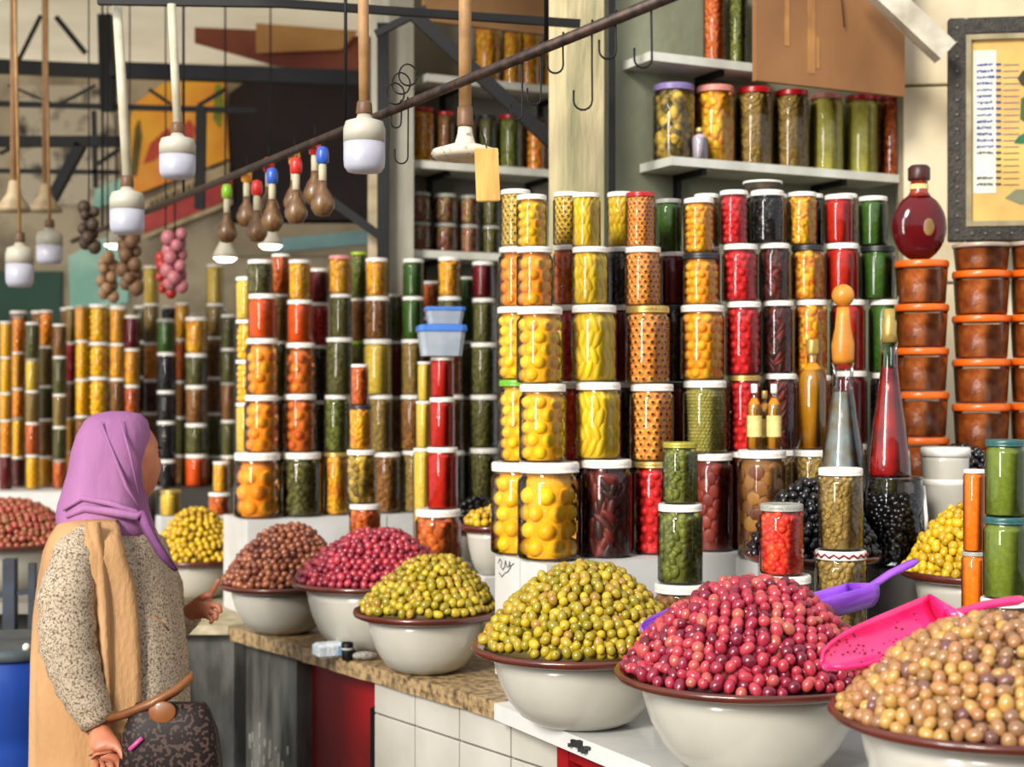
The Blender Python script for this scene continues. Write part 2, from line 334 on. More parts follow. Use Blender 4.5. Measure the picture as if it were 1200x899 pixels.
# name: (generator, piece size, material, core material, words)
CT = {
 'lemon': ('balls', .30, cm('lemon', '#f2b408', '#ea9605'), None, 'whole yellow lemons'),
 'orange': ('balls', .36, cm('orange', '#f39a0e', '#e5740a'), None, 'whole small oranges'),
 'redorb': ('balls', .34, cm('redorb', '#dc7c1c', '#b04812'), None, 'dark orange fruit'),
 'pepper': ('long', .17, cm('pepper', '#e8bd1a', '#c39a14'), None, 'slim yellow peppers'),
 'rings': ('rings', .155, cm('rings', '#eaa045', '#df8136'), None, 'stuffed orange olives'),
 'palerings': ('rings', .17, cm('palerings', '#d9bb52', '#c39c3a'), None, 'stuffed pale olives'),
 'kumquat': ('balls', .24, cm('kumquat', '#f4a414', '#e0800c'), None, 'small orange kumquats'),
 'cherry': ('balls', .25, cm('cherry', '#cf1a1c', '#a80c14'), None, 'red cherry peppers'),
 'tomato': ('plain', 0, None, mat('paste_tomato', '#c8240e', '#ac1808', .5, scale=3, spec=.15), 'red tomato paste'),
 'darkred': ('plain', 0, None, mat('paste_darkred', '#74101a', '#560a12', .5, scale=3, spec=.15), 'dark red preserve'),
 'green': ('plain', 0, None, mat('paste_green', '#41641e', '#2f4e16', .5, scale=4, spec=.15), 'dark green sauce'),
 'lightgreen': ('plain', 0, None, mat('paste_lightgreen', '#75842a', '#627422', .5, scale=5, spec=.15), 'bright green relish'),
 'black': ('chunks', .22, cm('black', '#100e0d', '#1c1614'), None, 'black olives'),
 'darkmix': ('slab', .26, cm('darkmix', '#14110e', '#6a1c14'), None, 'dark pepper strips'),
 'vegmix': ('chunks', .25, cm('vegmix', '#2e2a16', '#c9a436'), None, 'dark mixed vegetables'),
 'amber': ('chunks', .24, cm('amber', '#e0a416', '#c4640e'), None, 'amber pickled pieces'),
 'capers': ('balls', .085, cm('capers', '#7b7a2c', '#9a8c46'), None, 'tiny green capers'),
 'pickle': ('chunks', .20, cm('pickle', '#6c7022', '#464c16'), None, 'chopped green pickles'),
 'oliveg': ('chunks', .17, cm('oliveg', '#5f5a24', '#403f18'), None, 'dull green olives'),
 'brown': ('chunks', .19, cm('brown', '#8c5c22', '#64401a'), None, 'brown pickled olives'),
 'brownorange': ('chunks', .24, cm('brownorange', '#c9671a', '#9c3f10'), None, 'brown orange slices'),
 'slices': ('slices', .34, cm('slices', '#5c2a18', '#b07c34'), None, 'brown citrus slices'),
 'redslices': ('slices', .34, cm('redslices', '#7c2a1a', '#5c1a14'), None, 'dark red slices'),
 'yellowmix': ('chunks', .2, cm('yellowmix', '#e3ad1c', '#c8741a'), None, 'chopped yellow vegetables'),
 'redorange': ('plain', 0, None, mat('paste_redorange', '#ee5c10', '#d2460a', .5, scale=3, spec=.15), 'red orange paste'),
 'carrot': ('plain', 0, None, mat('paste_carrot', '#ff8016', '#f46c0c', .5, scale=3, spec=.15), 'orange sauce'),
 'paleyellow': ('plain', 0, None, mat('paste_paleyellow', '#eac84e', '#d2aa38', .5, scale=4, spec=.15), 'pale yellow paste'),
 'tan': ('chunks', .13, cm('tan', '#94793a', '#745c28'), None, 'tan pickled grains'),
 'limepaste': ('plain', 0, None, mat('paste_lime', '#e6dc6c', '#cfc654', .5, scale=3, spec=.15), 'cloudy lemon juice'),
 'redspeck': ('chunks', .2, cm('redspeck', '#c41616', '#dc4a1c'), None, 'red vegetable dice'),
 'dullmix': ('chunks', .3, cm('dullmix', '#7d6a34', '#83403a'), None, 'mixed dull pickles'),
}
for _k, _v in list(CT.items()):
    if _v[2] is not None: CT[_k] = _v[:3] + (mat('core_' + _k, CORES[_k], None, .5, spec=.2),) + _v[4:]
DARKHOLE = mat('olive_hole', '#3b1109', '#2a0b06', .5)
_gm = {}
def unit_ball():
    if 'ball' not in _gm: _gm['ball'] = MB().sph((0, 0, 0), 1, 10, 7)
    return _gm['ball']
def pieces(gen, r, A):                                   # list of (centre, radii, rotation, outward angle)
    rr = random.Random(int(A * 100) + int(r * 1000)); out = []; top = A - .40
    if gen in ('balls', 'rings'):
        rad = .935 - r; n = max(5, int(2 * PI * rad / (1.93 * r))); st = 1.76 * r; z = .07 + r; k = 0
        while z < top - r * .6:
            for i in range(n):
                a = (i + .5 * (k % 2)) * 2 * PI / n + rr.uniform(-.04, .04); q = r * rr.uniform(.94, 1.03)
                out.append((Vector((rad * math.cos(a), rad * math.sin(a), z + rr.uniform(-.06, .06) * r)), (q, q, q * rr.uniform(.92, 1.0)), Matrix.Rotation(a, 3, 'Z') @ Euler((rr.uniform(-.4, .4), 0, 0)).to_matrix(), a))
            z += st; k += 1
    elif gen == 'long':
        rad = .93 - r; n = int(2 * PI * rad / (2.05 * r)); h = r * 2.6; z = .06 + h; k = 0
        while z < top - h * .5:
            for i in range(n):
                a = (i + .5 * (k % 2)) * 2 * PI / n + rr.uniform(-.05, .05); tilt = (.32 if k % 2 else -.32) + rr.uniform(-.12, .12)
                out.append((Vector((rad * math.cos(a), rad * math.sin(a), z + rr.uniform(-.2, .2) * r)), (r, r, h), Matrix.Rotation(a, 3, 'Z') @ Matrix.Rotation(tilt, 3, 'X'), a))
            z += h * 1.45; k += 1
    elif gen in ('chunks', 'slab'):
        rad = .92 - r * .75; nn = int(2 * PI * (A - .5) / (r * r * 3.1))
        for i in range(nn):
            a = i * 2.39996 + rr.uniform(-.3, .3); z = .08 + r * .7 + (top - .1 - r) * (i + .5) / nn
            q = (r * rr.uniform(.7, 1.1), r * rr.uniform(.7, 1.2), r * rr.uniform(.8, 1.5)) if gen == 'chunks' else (r * .6, r * rr.uniform(.5, .8), r * rr.uniform(1.4, 2.2))
            out.append((Vector((rad * math.cos(a), rad * math.sin(a), z)), q, Matrix.Rotation(a, 3, 'Z') @ Matrix.Rotation(rr.uniform(-1, 1), 3, 'X'), a))
    elif gen == 'slices':
        nn = int(2 * PI * .85 * (A - .5) / (r * r * 2.6))
        for i in range(nn):
            a = i * 2.39996; z = .1 + r * .8 + (top - .2 - r * 1.4) * (i + .5) / nn
            out.append((Vector((.86 * math.cos(a), .86 * math.sin(a), z)), (.06, r * rr.uniform(.75, 1), r * rr.uniform(.8, 1)), Matrix.Rotation(a + rr.uniform(-.1, .1), 3, 'Z'), a))
    return out
def q4(A): return max(1.0, round(A * 4) / 4)
def jar_meshes(A):
    k = ('jar', A)
    if k not in _gm:
        s = min(1., A / 2.2)
        g = MB().lathe([(.0, .03), (.88, .02), (.985, .08), (1, .16), (1, A - .66 * s), (.985, A - .56 * s), (.90, A - .47 * s), (.87, A - .42 * s), (.87, A - .2)], 28, caps=(False, False))
        l = MB().lathe([(.0, A - .34), (.93, A - .34), (.965, A - .32), (.98, A - .30), (.955, A - .28), (.975, A - .2), (.97, A - .06), (.94, A - .015), (.88, A), (.84, A - .02), (0, A - .025)], 28, caps=(False, False))
        _gm[k] = (g.mesh('glass', GLASS), l)
    return _gm[k]
def lid_mesh(A, lid):
    k = ('lid', A, lid)
    if k not in _gm: _gm[k] = jar_meshes(A)[1].mesh('lid', LID[lid])
    return _gm[k]
def content_mesh(kind, A):
    k = (kind, A)
    if k not in _gm:
        gen, r, m, core, _ = CT[kind]; s = min(1., A / 2.2)
        cr = .945 if gen == 'plain' else max(.4, (.93 - r * (.72 if gen != 'long' else .8))) if gen != 'slices' else .84
        b = MB().lathe([(cr * .96, .05), (cr, .1), (cr, A - .6 * s), (cr * .95, A - .50 * s), (min(cr, .84), A - .42 * s), (min(cr, .83), A - .34)], 20)
        core_me = b.mesh('brine', core); pm = None
        if m is not None:
            b = MB(); nb = 8 if r < .2 else 10
            for c, q, M, a in pieces(gen, r, A):
                b.sph(c, q, nb, 5 if r < .2 else 6, 0, M)
                if gen == 'rings':
                    d = Vector((math.cos(a), math.sin(a), 0)); b.lathe([(r * .42, r * .88), (r * .44, r * 1.02), (r * .1, r * 1.05)], 6, mi=1, T=Matrix.Translation(c) @ Matrix.Rotation(a, 4, 'Z') @ Matrix.Rotation(PI / 2, 4, 'Y'))
            pm = b.mesh('pieces', [m, DARKHOLE])
        _gm[k] = (core_me, pm)
    return _gm[k]
PIECE = {'lemon': 'lemon', 'orange': 'orange_fruit', 'pepper': 'pepper', 'kumquat': 'kumquat', 'cherry': 'cherry_pepper', 'slices': 'citrus_slice'}
LIDW = {'white': 'white', 'gold': 'gold', 'red': 'red', 'pink': 'pink', 'green': 'green', 'black': 'black', 'purple': 'purple', 'teal': 'teal', 'olive': 'yellow-green', 'grey': 'grey', 'lime': 'lime'}
def jar(X, Y, z0, z1, r, kind, lid, where, group, apart=False, label=None, turn=0.):
    A = q4((z1 - z0) / r); s = (r, r, (z1 - z0) / A)
    o = empty('glass_jar', label or f'{LIDW[lid]} lidded jar of {CT[kind][4]}, {where}', 'jar', (X, Y, z0), turn, group)
    link('glass', jar_meshes(A)[0], o, scale=s); link('lid', lid_mesh(A, lid), o, scale=s)
    core, pm = content_mesh(kind, A); link('brine' if pm else 'filling', core, o, scale=s)
    if pm:
        if apart and kind in PIECE:
            gen, rr, m, _, _ = CT[kind]; key = ('unit', kind)
            if key not in _gm: _gm[key] = MB().sph((0, 0, 0), 1, 12, 8).mesh(PIECE[kind], m)
            for c, q, M, a in pieces(gen, rr, A):
                p = bpy.data.objects.new(PIECE[kind], _gm[key]); COL.objects.link(p); p.parent = o
                p.location = (c.x * s[0], c.y * s[1], c.z * s[2]); p.rotation_euler = M.to_euler(); p.scale = (q[0] * r, q[1] * r, q[2] * r)
        else:
            c = link('pickled_pieces', pm, o, scale=s); c['kind'] = 'stuff'
    return o
def column(line, rows, ybot, phrase, group, zbase=None, apart=(), dY=0.):
    """a column of jars standing on one another; rows = (left px, right px, top py, contents, lid)"""
    mid = (rows[-1][0] + rows[-1][1]) / 2; Y = (line(mid) if callable(line) else line) + dY
    z1s = [ZY(r[2], Y) for r in rows]; zb = zbase if zbase is not None else ZY(ybot, Y)
    for i, (a, b, t, kind, lid) in enumerate(rows):
        z1 = z1s[i]; z0 = (z1s[i + 1] if i + 1 < len(rows) else zb) + .0006
        jar(XZ((a + b) / 2, Y), Y, z0, z1, (b - a) / 2 / F * Y, kind, lid, f'{ORD[i]}, {phrase}', group, apart is True or kind in apart, turn=R.uniform(0, 6))
def lineN(p): return 4.051 / (1 - .5 * (p - 600) / 1800)
def lineM(p): return 5.923 / (1 - .5 * (p - 600) / 1800)
def lineL(p): return 7.05 + .0011 * p
GN = 'jars of the near jar wall'; AP = ('lemon', 'orange', 'pepper', 'kumquat')
column(lineN, [(605, 641, 229, 'lemon', 'white'), (605, 648, 290, 'orange', 'white'), (605, 660, 360, 'lemon', 'white'), (608, 664, 450, 'lemon', 'white'), (606, 680, 541, 'lemon', 'white')], 658, 'lemon column, near wall front', GN, ZP, AP)
column(lineN, [(670, 704, 227, 'pepper', 'white'), (670, 713, 290, 'pepper', 'white'), (669, 723, 358, 'pepper', 'white'), (674, 728, 448, 'pepper', 'white'), (680, 741, 538, 'darkmix', 'white')], 650, 'yellow pepper column, near wall', GN, ZP, AP)
column(lineN, [(733, 768, 226, 'rings', 'red'), (732, 775, 290, 'rings', 'white'), (733, 785, 359, 'rings', 'gold'), (738, 790, 450, 'rings', 'white'), (743, 790, 540, 'cherry', 'gold')], 645, 'stuffed olive column, near wall', GN, ZP)
column(lineN, [(801, 837, 233, 'kumquat', 'white'), (800, 843, 297, 'kumquat', 'black'), (797, 849, 358, 'kumquat', 'white'), (800, 852, 446, 'capers', 'white'), (809, 859, 531, 'redslices', 'white')], 640, 'kumquat column, near wall', GN, ZP, AP)
column(lineN, [(843, 877, 224, 'cherry', 'white'), (846, 888, 287, 'cherry', 'white'), (850, 892, 354, 'cherry', 'white'), (853, 892, 440, 'cherry', 'gold'), (853, 895, 529, 'redslices', 'white')], 632, 'red cherry pepper column, near wall', GN, ZP, ('slices',))
column(lineN, [(879, 919, 224, 'black', 'white'), (889, 926, 286, 'darkmix', 'white'), (893, 930, 353, 'darkmix', 'white'), (894, 934, 438, 'darkmix', 'white'), (896, 938, 527, 'tan', 'white')], 630, 'black olive column, near wall', GN, ZP)
column(lineN, [(923, 957, 226, 'yellowmix', 'white'), (927, 966, 288, 'amber', 'black'), (931, 969, 352, 'amber', 'white'), (937, 974, 440, 'brown', 'white'), (938, 976, 526, 'brown', 'white')], 630, 'amber column behind oil bottle', GN, ZP)
column(lineN, [(966, 1000, 229, 'tomato', 'white'), (967, 1007, 286, 'tomato', 'white'), (974, 1014, 352, 'tomato', 'white'), (976, 1016, 435, 'darkred', 'white'), (978, 1016, 520, 'darkmix', 'white')], 630, 'red paste column, near wall right', GN, ZP)
column(lineN, [(1006, 1040, 231, 'green', 'white'), (1008, 1049, 289, 'green', 'black'), (1018, 1056, 352, 'green', 'white'), (1020, 1060, 437, 'black', 'white'), (1021, 1061, 522, 'oliveg', 'white')], 620, 'green sauce column, near wall right', GN, ZP)
mb = MB().box((XZ(1041, lineN(1041)), lineN(1041), (.867 + ZP) / 2), (.07, .07, ZP - .868), GR, bev=.004); tag(mb.build('white_stand', PLW), 'white stand below the green sauce column', 'stand')
# the second row, seen in the gaps
column(4.245, [(586, 622, 223, 'palerings', 'white'), (584, 626, 290, 'orange', 'white'), (582, 628, 360, 'lemon', 'white'), (584, 632, 445, 'lemon', 'green'), (575, 641, 541, 'lemon', 'white')], 655, 'rear row behind lemon column', GN, ZP, dY=0.)
column(lineN, [(648, 682, 226, 'palerings', 'white'), (648, 686, 288, 'brownorange', 'white'), (648, 690, 358, 'cherry', 'white'), (648, 695, 448, 'redspeck', 'white'), (650, 700, 540, 'black', 'white')], 650, 'rear row behind yellow peppers', GN, ZP, dY=.17)
column(lineN, [(711, 745, 226, 'pepper', 'white'), (711, 748, 290, 'black', 'white'), (715, 753, 358, 'darkred', 'white'), (722, 760, 448, 'black', 'white'), (722, 762, 540, 'black', 'white')], 650, 'rear row behind stuffed olives', GN, ZP, dY=.17)
column(lineN, [(768, 799, 234, 'green', 'grey'), (772, 803, 296, 'darkred', 'white'), (772, 806, 358, 'black', 'black'), (780, 815, 448, 'darkred', 'black'), (782, 820, 540, 'darkred', 'white')], 650, 'rear row left of kumquats', GN, ZP, dY=.155)
for k, (px, ks) in enumerate(((828, ('tan', 'brown', 'darkred', 'black')), (868, ('green', 'black', 'green', 'black')), (908, ('brown', 'black', 'oliveg', 'black')), (950, ('black', 'darkred', 'brown', 'black')), (990, ('brown', 'oliveg', 'black', 'darkred')))):
    column(lineN, [(px - 15, px + 15, 228, ks[0], 'white'), (px - 16, px + 16, 290, ks[1], 'white'), (px - 18, px + 18, 355, ks[2], 'white'), (px - 19, px + 19, 442, ks[3], 'white'), (px - 20, px + 20, 530, 'black', 'white')], 640,
           'rear row behind ' + ('kumquats', 'cherry peppers', 'black olives', 'amber jars', 'red paste')[k], GN, ZP, dY=.19)
# middle wall
GM = 'jars of the middle jar wall'
column(lineM, [(290, 320, 305, 'oliveg', 'white'), (291, 325, 345, 'redorange', 'white'), (288, 326, 397, 'orange', 'white'), (286, 327, 463, 'orange', 'white'), (274, 329, 530, 'orange', 'white')], 613, 'first column of middle wall', GM, ZP)
column(lineM, [(338, 364, 305, 'yellowmix', 'white'), (336, 367, 352, 'redorange', 'white'), (334, 370, 402, 'redorb', 'white'), (332, 371, 462, 'redorb', 'white'), (330, 377, 530, 'oliveg', 'white')], 612, 'second column of middle wall', GM, ZP)
column(lineM, [(385, 412, 300, 'yellowmix', 'pink'), (387, 412, 345, 'oliveg', 'white'), (382, 414, 396, 'oliveg', 'white'), (380, 409, 463, 'pickle', 'white'), (379, 409, 530, 'yellowmix', 'gold')], 610, 'third column of middle wall', GM, ZP)
column(lineM, [(428, 455, 303, 'yellowmix', 'white'), (427, 457, 348, 'brown', 'white'), (425, 460, 398, 'paleyellow', 'white'), (432, 461, 463, 'tan', 'white'), (438, 470, 530, 'brown', 'white')], 610, 'fourth column of middle wall', GM, ZP)
column(lineM, [(472, 497, 304, 'green', 'white'), (471, 497, 348, 'green', 'white'), (470, 497, 398, 'tan', 'white'), (469, 498, 463, 'brown', 'white'), (471, 500, 528, 'tan', 'white')], 610, 'green topped column of middle wall', GM, ZP)
column(lineM, [(513, 540, 302, 'yellowmix', 'white'), (513, 541, 348, 'oliveg', 'white'), (512, 542, 398, 'brownorange', 'white'), (514, 544, 463, 'brown', 'white'), (514, 545, 528, 'oliveg', 'white')], 610, 'column behind tomato jars', GM, ZP)
column(lineM, [(553, 579, 307, 'darkred', 'white'), (553, 580, 350, 'oliveg', 'white'), (551, 582, 402, 'oliveg', 'white'), (550, 583, 463, 'oliveg', 'white'), (549, 584, 525, 'oliveg', 'white')], 610, 'last column of middle wall', GM, ZP)
for k, (a, b, ks, tops) in enumerate(((276, 302, ('paleyellow', 'lemon', 'lemon', 'paleyellow', 'lemon'), (325, 375, 422, 472, 530)), (318, 340, ('brownorange', 'tan', 'green', 'black', 'black'), (298, 345, 400, 465, 530)), (361, 385, ('darkred', 'cherry', 'black', 'black', 'brown'), (315, 355, 405, 470, 530)),
     (411, 430, ('pickle', 'brown', 'pickle', 'oliveg', 'brown'), (296, 350, 400, 465, 530)), (455, 474, ('oliveg', 'darkred', 'brown', 'oliveg'), (345, 400, 465, 530)), (495, 516, ('brownorange', 'oliveg', 'brown', 'tan', 'brown'), (330, 372, 410, 465, 530)), (538, 556, ('green', 'oliveg', 'brown', 'black'), (325, 400, 465, 530)))):
    column(lineM, [(a, b, t, q, 'white' if q != 'pickle' else 'lime') for t, q in zip(tops, ks)], 610, 'rear row, gap %s of middle wall' % ('one', 'two', 'three', 'four', 'five', 'six', 'seven')[k], GM, ZP, dY=.15)
# nearer columns before the middle wall
def stand(px, Y, z1, w_, lab, z0=.861):
    p = (XZ(px, Y), Y); mb = MB().box((p[0], p[1], (z0 + z1) / 2), (w_, w_, z1 - z0), GR, bev=.004); tag(mb.build('white_stand', PLW), lab, 'stand')
zb = ZY(634, 5.1); stand(427, 5.1, zb - .001, .09, 'small white stand hidden behind the brown olives')
column(5.1, [(411, 432, 427, 'brownorange', 'white'), (409, 436, 475, 'yellowmix', 'black'), (406, 441, 527, 'vegmix', 'white'), (409, 446, 590, 'brownorange', 'white')], 634, 'slim column above rose olives', GM, zb)
zb = ZY(656, 5.02); stand(513, 5.02, zb - .001, .11, 'white stand below the red tomato jars')
column(5.02, [(504, 532, 418, 'tomato', 'white'), (503, 533, 466, 'tomato', 'white'), (500, 537, 524, 'tomato', 'white'), (486, 541, 596, 'brownorange', 'white')], 656, 'red tomato column with plastic boxes', GM, zb)
column(5.16, [(489, 507, 424, 'paleyellow', 'white'), (487, 507, 470, 'paleyellow', 'white'), (484, 508, 525, 'paleyellow', 'white')], ZP, 'pale yellow column beside tomatoes', GM, ZP - .12 + .001)
stand(496, 5.16, ZP - .12, .07, 'small white stand behind the tomato jars')
# far left wall: (left, right, [(top, contents)...])
GL = 'jars of the far left jar wall'
LC = [(0, 14, 377, 'lemon lemon yellowmix orange darkred'), (14, 29, 370, 'orange yellowmix orange lemon darkmix'), (30, 46, 378, 'oliveg paleyellow tan brownorange lemon'), (46, 62, 364, 'orange tan oliveg brown yellowmix'), (62, 78, 380, 'brown oliveg tan oliveg brownorange'),
      (77, 90, 360, 'tan cherry brown yellowmix orange'), (88, 104, 358, 'yellowmix lemon lemon brown yellowmix'), (104, 127, 357, 'lemon lemon lemon lemon orange'), (128, 147, 360, 'yellowmix yellowmix brown yellowmix tan'), (145, 164, 370, 'darkred yellowmix brownorange brown tan'),
      (168, 186, 312, 'paleyellow tan orange darkmix brown tan'), (184, 206, 374, 'green black black black black'), (205, 222, 355, 'yellowmix brownorange brown oliveg brown'), (217, 243, 372, 'yellowmix oliveg brown oliveg redorange'), (242, 262, 310, 'paleyellow tan brown brown oliveg brown'), (259, 277, 369, 'oliveg oliveg brown oliveg tan')]
for k, (a, b, t, ks) in enumerate(LC):
    ks = ks.split(); bot = 575; n_ = len(ks); back = k in (1, 3, 5, 10, 12, 14)
    tops = [t + (bot - t) * i / n_ + (R.uniform(-4, 4) if i else 0) for i in range(n_)]
    column(lineL, [(a, b, tt, q, 'white' if R.random() < .8 else 'grey') for tt, q in zip(tops, ks)], bot, '%s column from left edge' % NTH[k], GL, ZP, dY=.17 if back else 0)
for k in range(9):
    a = 8 + 30 * k + R.uniform(-4, 4); ks = [R.choice(['brown', 'oliveg', 'black', 'tan', 'darkred', 'yellowmix']) for _ in range(5)]
    t = R.uniform(352, 372); column(lineL, [(a, a + 20, t + (565 - t) * i / 5, q, 'white') for i, q in enumerate(ks)], 570, '%s column of far rear row' % NTH[k], GL, ZP, dY=.36)
# jars on the wall shelves
GS = 'large jars on the white wall shelf'
def on_shelf(o, z, length, items, group, phrase, depth=.1):
    for (a, b, t, kind, lid) in items:
        k = ((a + b) / 2 - 600) / F                      # solve for the point on the shelf's middle line
        X0, Y0 = o[0] + UX * depth, o[1] + UY * depth; tt = (k * Y0 - X0) / (VX - k * VY); Y = Y0 + VY * tt
        jar(XZ((a + b) / 2, Y), Y, z + .001, ZY(t, Y), (b - a) / 2 / F * Y, kind, lid, phrase, group)
def shelf_jars(o, z, items, group, phrases, depth=.1):
    for it, ph in zip(items, phrases): on_shelf(o, z, 0, [it], group, ph, depth)
nth = ['first from left', 'second from left', 'third from left', 'fourth from left', 'fifth from left', 'sixth from left', 'seventh from left']
shelf_jars(OR1, ZR1, [(765, 814, 100, 'vegmix', 'purple'), (816, 861, 102, 'yellowmix', 'pink'), (863, 905, 104, 'tan', 'red'), (907, 948, 107, 'tan', 'red'), (949, 988, 111, 'limepaste', 'pink'), (990, 1029, 113, 'limepaste', 'red'), (1030, 1061, 113, 'brownorange', 'red')], GS, [x + ' on long wall shelf' for x in nth])
shelf_jars(OR2, ZR2, [(824, 850, -25, 'brownorange', 'red'), (852, 876, -22, 'pickle', 'white')], GS, ['left on short upper shelf', 'right on short upper shelf'])
shelf_jars(OM1, ZM1, [(556, 586, 30, 'yellowmix', 'gold'), (588, 612, 36, 'yellowmix', 'gold'), (607, 633, 33, 'yellowmix', 'gold'), (636, 662, 36, 'yellowmix', 'gold')], 'jars on the niche shelves', [x + ' on top niche shelf' for x in nth])
shelf_jars(OM2, ZM2, [(484, 509, 127, 'amber', 'red'), (511, 533, 132, 'brown', 'red'), (536, 558, 135, 'dullmix', 'black'), (560, 582, 136, 'oliveg', 'black'), (584, 612, 136, 'pickle', 'red'), (615, 640, 138, 'orange', 'black'), (643, 668, 138, 'pickle', 'red')], 'jars on the niche shelves', [x + ' on middle niche shelf' for x in nth])
for lo, hi, w1 in ((256, 292, 'lower'), (220, 256, 'upper')):
    for i, (a, b, kind) in enumerate(((478, 505, 'dullmix'), (508, 536, 'dullmix'), (538, 562, 'dullmix'), (564, 587, 'oliveg'))):
        k = ((a + b) / 2 - 600) / F; X0, Y0 = OM3[0] + UX * .1, OM3[1] + UY * .1; tt = (k * Y0 - X0) / (VX - k * VY); Y = Y0 + VY * tt
        h_ = .118; z0 = ZM3 + .001 + (h_ + .001) * (w1 == 'upper')
        jar(XZ((a + b) / 2, Y), Y, z0, z0 + h_, (b - a) / 2 / F * Y, kind, 'grey', f'{w1} one, {nth[i]} on lowest niche shelf', 'jars on the niche shelves')
stand(200, 6.3, 1.14, .1, 'small dark stand under the yellow jar beside the scarf', .861)
jar(XZ(200, 6.3), 6.3, 1.1406, ZY(574, 6.3), .043, 'paleyellow', 'gold', '', GL, False, 'small yellow jar beside the lilac scarf tail')
stand(257, 6.35, 1.14, .1, 'small dark stand under the orange jar past yellow olives', .861)
jar(XZ(257, 6.35), 6.35, 1.1406, ZY(577, 6.35), .046, 'brownorange', 'white', '', GL, False, 'small brown orange jar above the pale yellow olives')
jar(XZ(259, 6.35), 6.35, ZY(577, 6.35) + .0006, ZY(541, 6.35), .034, 'yellowmix', 'white', '', GL, False, 'small yellow jar standing on the brown orange jar')
# ------------------------------------------------------------ bowls and olives
def heap_z(t, H): return H * (1 - t ** 2.0) * (1 - .12 * max(0, .25 - t))
def bowl(px, py, Y, Rb, label, zbase, zr=None):
    zr = ZY(py, Y) if zr is None else zr; X = XZ(px, Y); h = zr - zbase
    o = empty('serving_bowl', label, 'bowl', (X, Y, zbase))
    MB().lathe([(0, .0), (.38 * Rb, 0), (.44 * Rb, .006), (.55 * Rb, .12 * h), (.655 * Rb, .3 * h), (.735 * Rb, .52 * h), (.785 * Rb, .76 * h), (.80 * Rb, h - .022), (.76 * Rb, h - .022), (.70 * Rb, .7 * h), (.45 * Rb, .3 * h), (0, .25 * h)], 48, caps=(False, False)).build('basin', WHITE, o)
    MB().lathe([(0, h - .028), (.80 * Rb, h - .022), (.93 * Rb, h - .015), (.985 * Rb, h - .010), (Rb, h - .002), (.985 * Rb, h + .006), (.93 * Rb, h + .001), (.80 * Rb, h - .008), (0, h - .014)], 56, caps=(False, False)).build('rim_plate', BROWN, o)
    return X, Y, zr
OLV = [MB(), MB(), MB()]
OLV[0].sph((0, 0, 0), (1.22, .98, .98), 12, 8); OLV[1].sph((0, 0, 0), (1.08, 1, 1), 12, 8); OLV[2].sph((0, 0, 0), (1.36, .95, .95), 12, 8)
for b in OLV:                                            # the little pit hole at one end of each olive
    ex = max(v[0] for v in b.v); b.lathe([(.13, ex * .97), (.15, ex * 1.0), (.05, ex * .985)], 6, mi=1, T=Matrix.Rotation(PI / 2, 4, 'Y'))
PITH = mat('pit_hole', '#4a2a14', '#35190c', .6)
def heap(name, cx, cy, zr, Rb, H, ro, m, core, n_single, label, group, stuff_label, cat='olive', peak=(0, 0), under=True, split=.905):
    rr = random.Random(name + str(cx)); Rh = Rb * split; pts = []
    def surf(r, a): 
        t = r / Rh; return Vector((cx + peak[0] * (1 - t) + r * math.cos(a), cy + peak[1] * (1 - t) + r * math.sin(a), zr - .004 + heap_z(min(1, t), H)))
    def layer(off, jit):
        r = 0.; out = []; first = True
        while r < Rh - ro * .3:
            n = max(1, int(2 * PI * r / (2.02 * ro))); ph = rr.uniform(0, 6)
            for i in range(n):
                a = ph + 2 * PI * i / n + rr.uniform(-.25, .25) / max(n, 1); r2 = max(0, r + rr.uniform(-.35, .35) * ro)
                p = surf(r2, a); e = .004; q1 = surf(r2 + e, a); sl = (q1.z - p.z) / e
                nrm = Vector((-sl * math.cos(a), -sl * math.sin(a), 1)).normalized()
                out.append((p + nrm * (off + rr.uniform(-jit, jit)) * ro, nrm, ro * rr.uniform(.86, 1.12)))
            sl = (heap_z(min(1, (r + .01) / Rh), H) - heap_z(min(1, r / Rh), H)) / .01
            r += 1.72 * ro / math.sqrt(1 + sl * sl)
        return out
    top = layer(.55, .45); camv = Vector((0, 0, CZ))
    top.sort(key=lambda q: -((camv - q[0]).normalized().dot(q[1]) * (1 if q[0].y - cy < Rh * .35 else .5)))
    singles, rest = top[:n_single], top[n_single:] + ([q for q in layer(-.75, .3) if q[0].z > zr + ro * 1.1] if under else [])
    mes = [b.mesh(name, [m, PITH]) for b in OLV] if n_single else []
    for p, nrm, s in singles:
        o = bpy.data.objects.new(name, rr.choice(mes)); COL.objects.link(o); o.location = p; o.scale = (s, s, s)
        o.rotation_euler = (rr.uniform(0, 6), rr.uniform(0, 6), rr.uniform(0, 6)); tag(o, label, cat, group)
    b = MB(); ell = [(1.22, .98, .98), (1.08, 1, 1), (1.36, .95, .95)]
    for p, nrm, s in rest:
        e = rr.choice(ell); b.sph(p, (e[0] * s, e[1] * s, e[2] * s), 8, 6, 0, Euler((rr.uniform(0, 6), rr.uniform(0, 6), rr.uniform(0, 6))).to_matrix().to_4x4())
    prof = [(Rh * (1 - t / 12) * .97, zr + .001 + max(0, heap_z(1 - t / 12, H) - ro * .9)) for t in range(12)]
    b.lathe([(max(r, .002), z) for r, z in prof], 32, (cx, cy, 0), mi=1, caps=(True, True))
    o = b.build(name + '_heap', [m, core]); tag(o, stuff_label, cat, None, 'stuff')
def om(name, a, b, c, mids=()):
    m = mat('olive_' + name, a, b, .28, scale=90, island=True, spec=.5, coat=.25); cr = m.node_tree.nodes['Color Ramp'].color_ramp
    for k, h in enumerate(mids): e = cr.elements.new(.1 + .8 * (k + 1) / (len(mids) + 1)); e.color = lin(h)
    return m, mat('olive_core_' + name, c, None, .7)
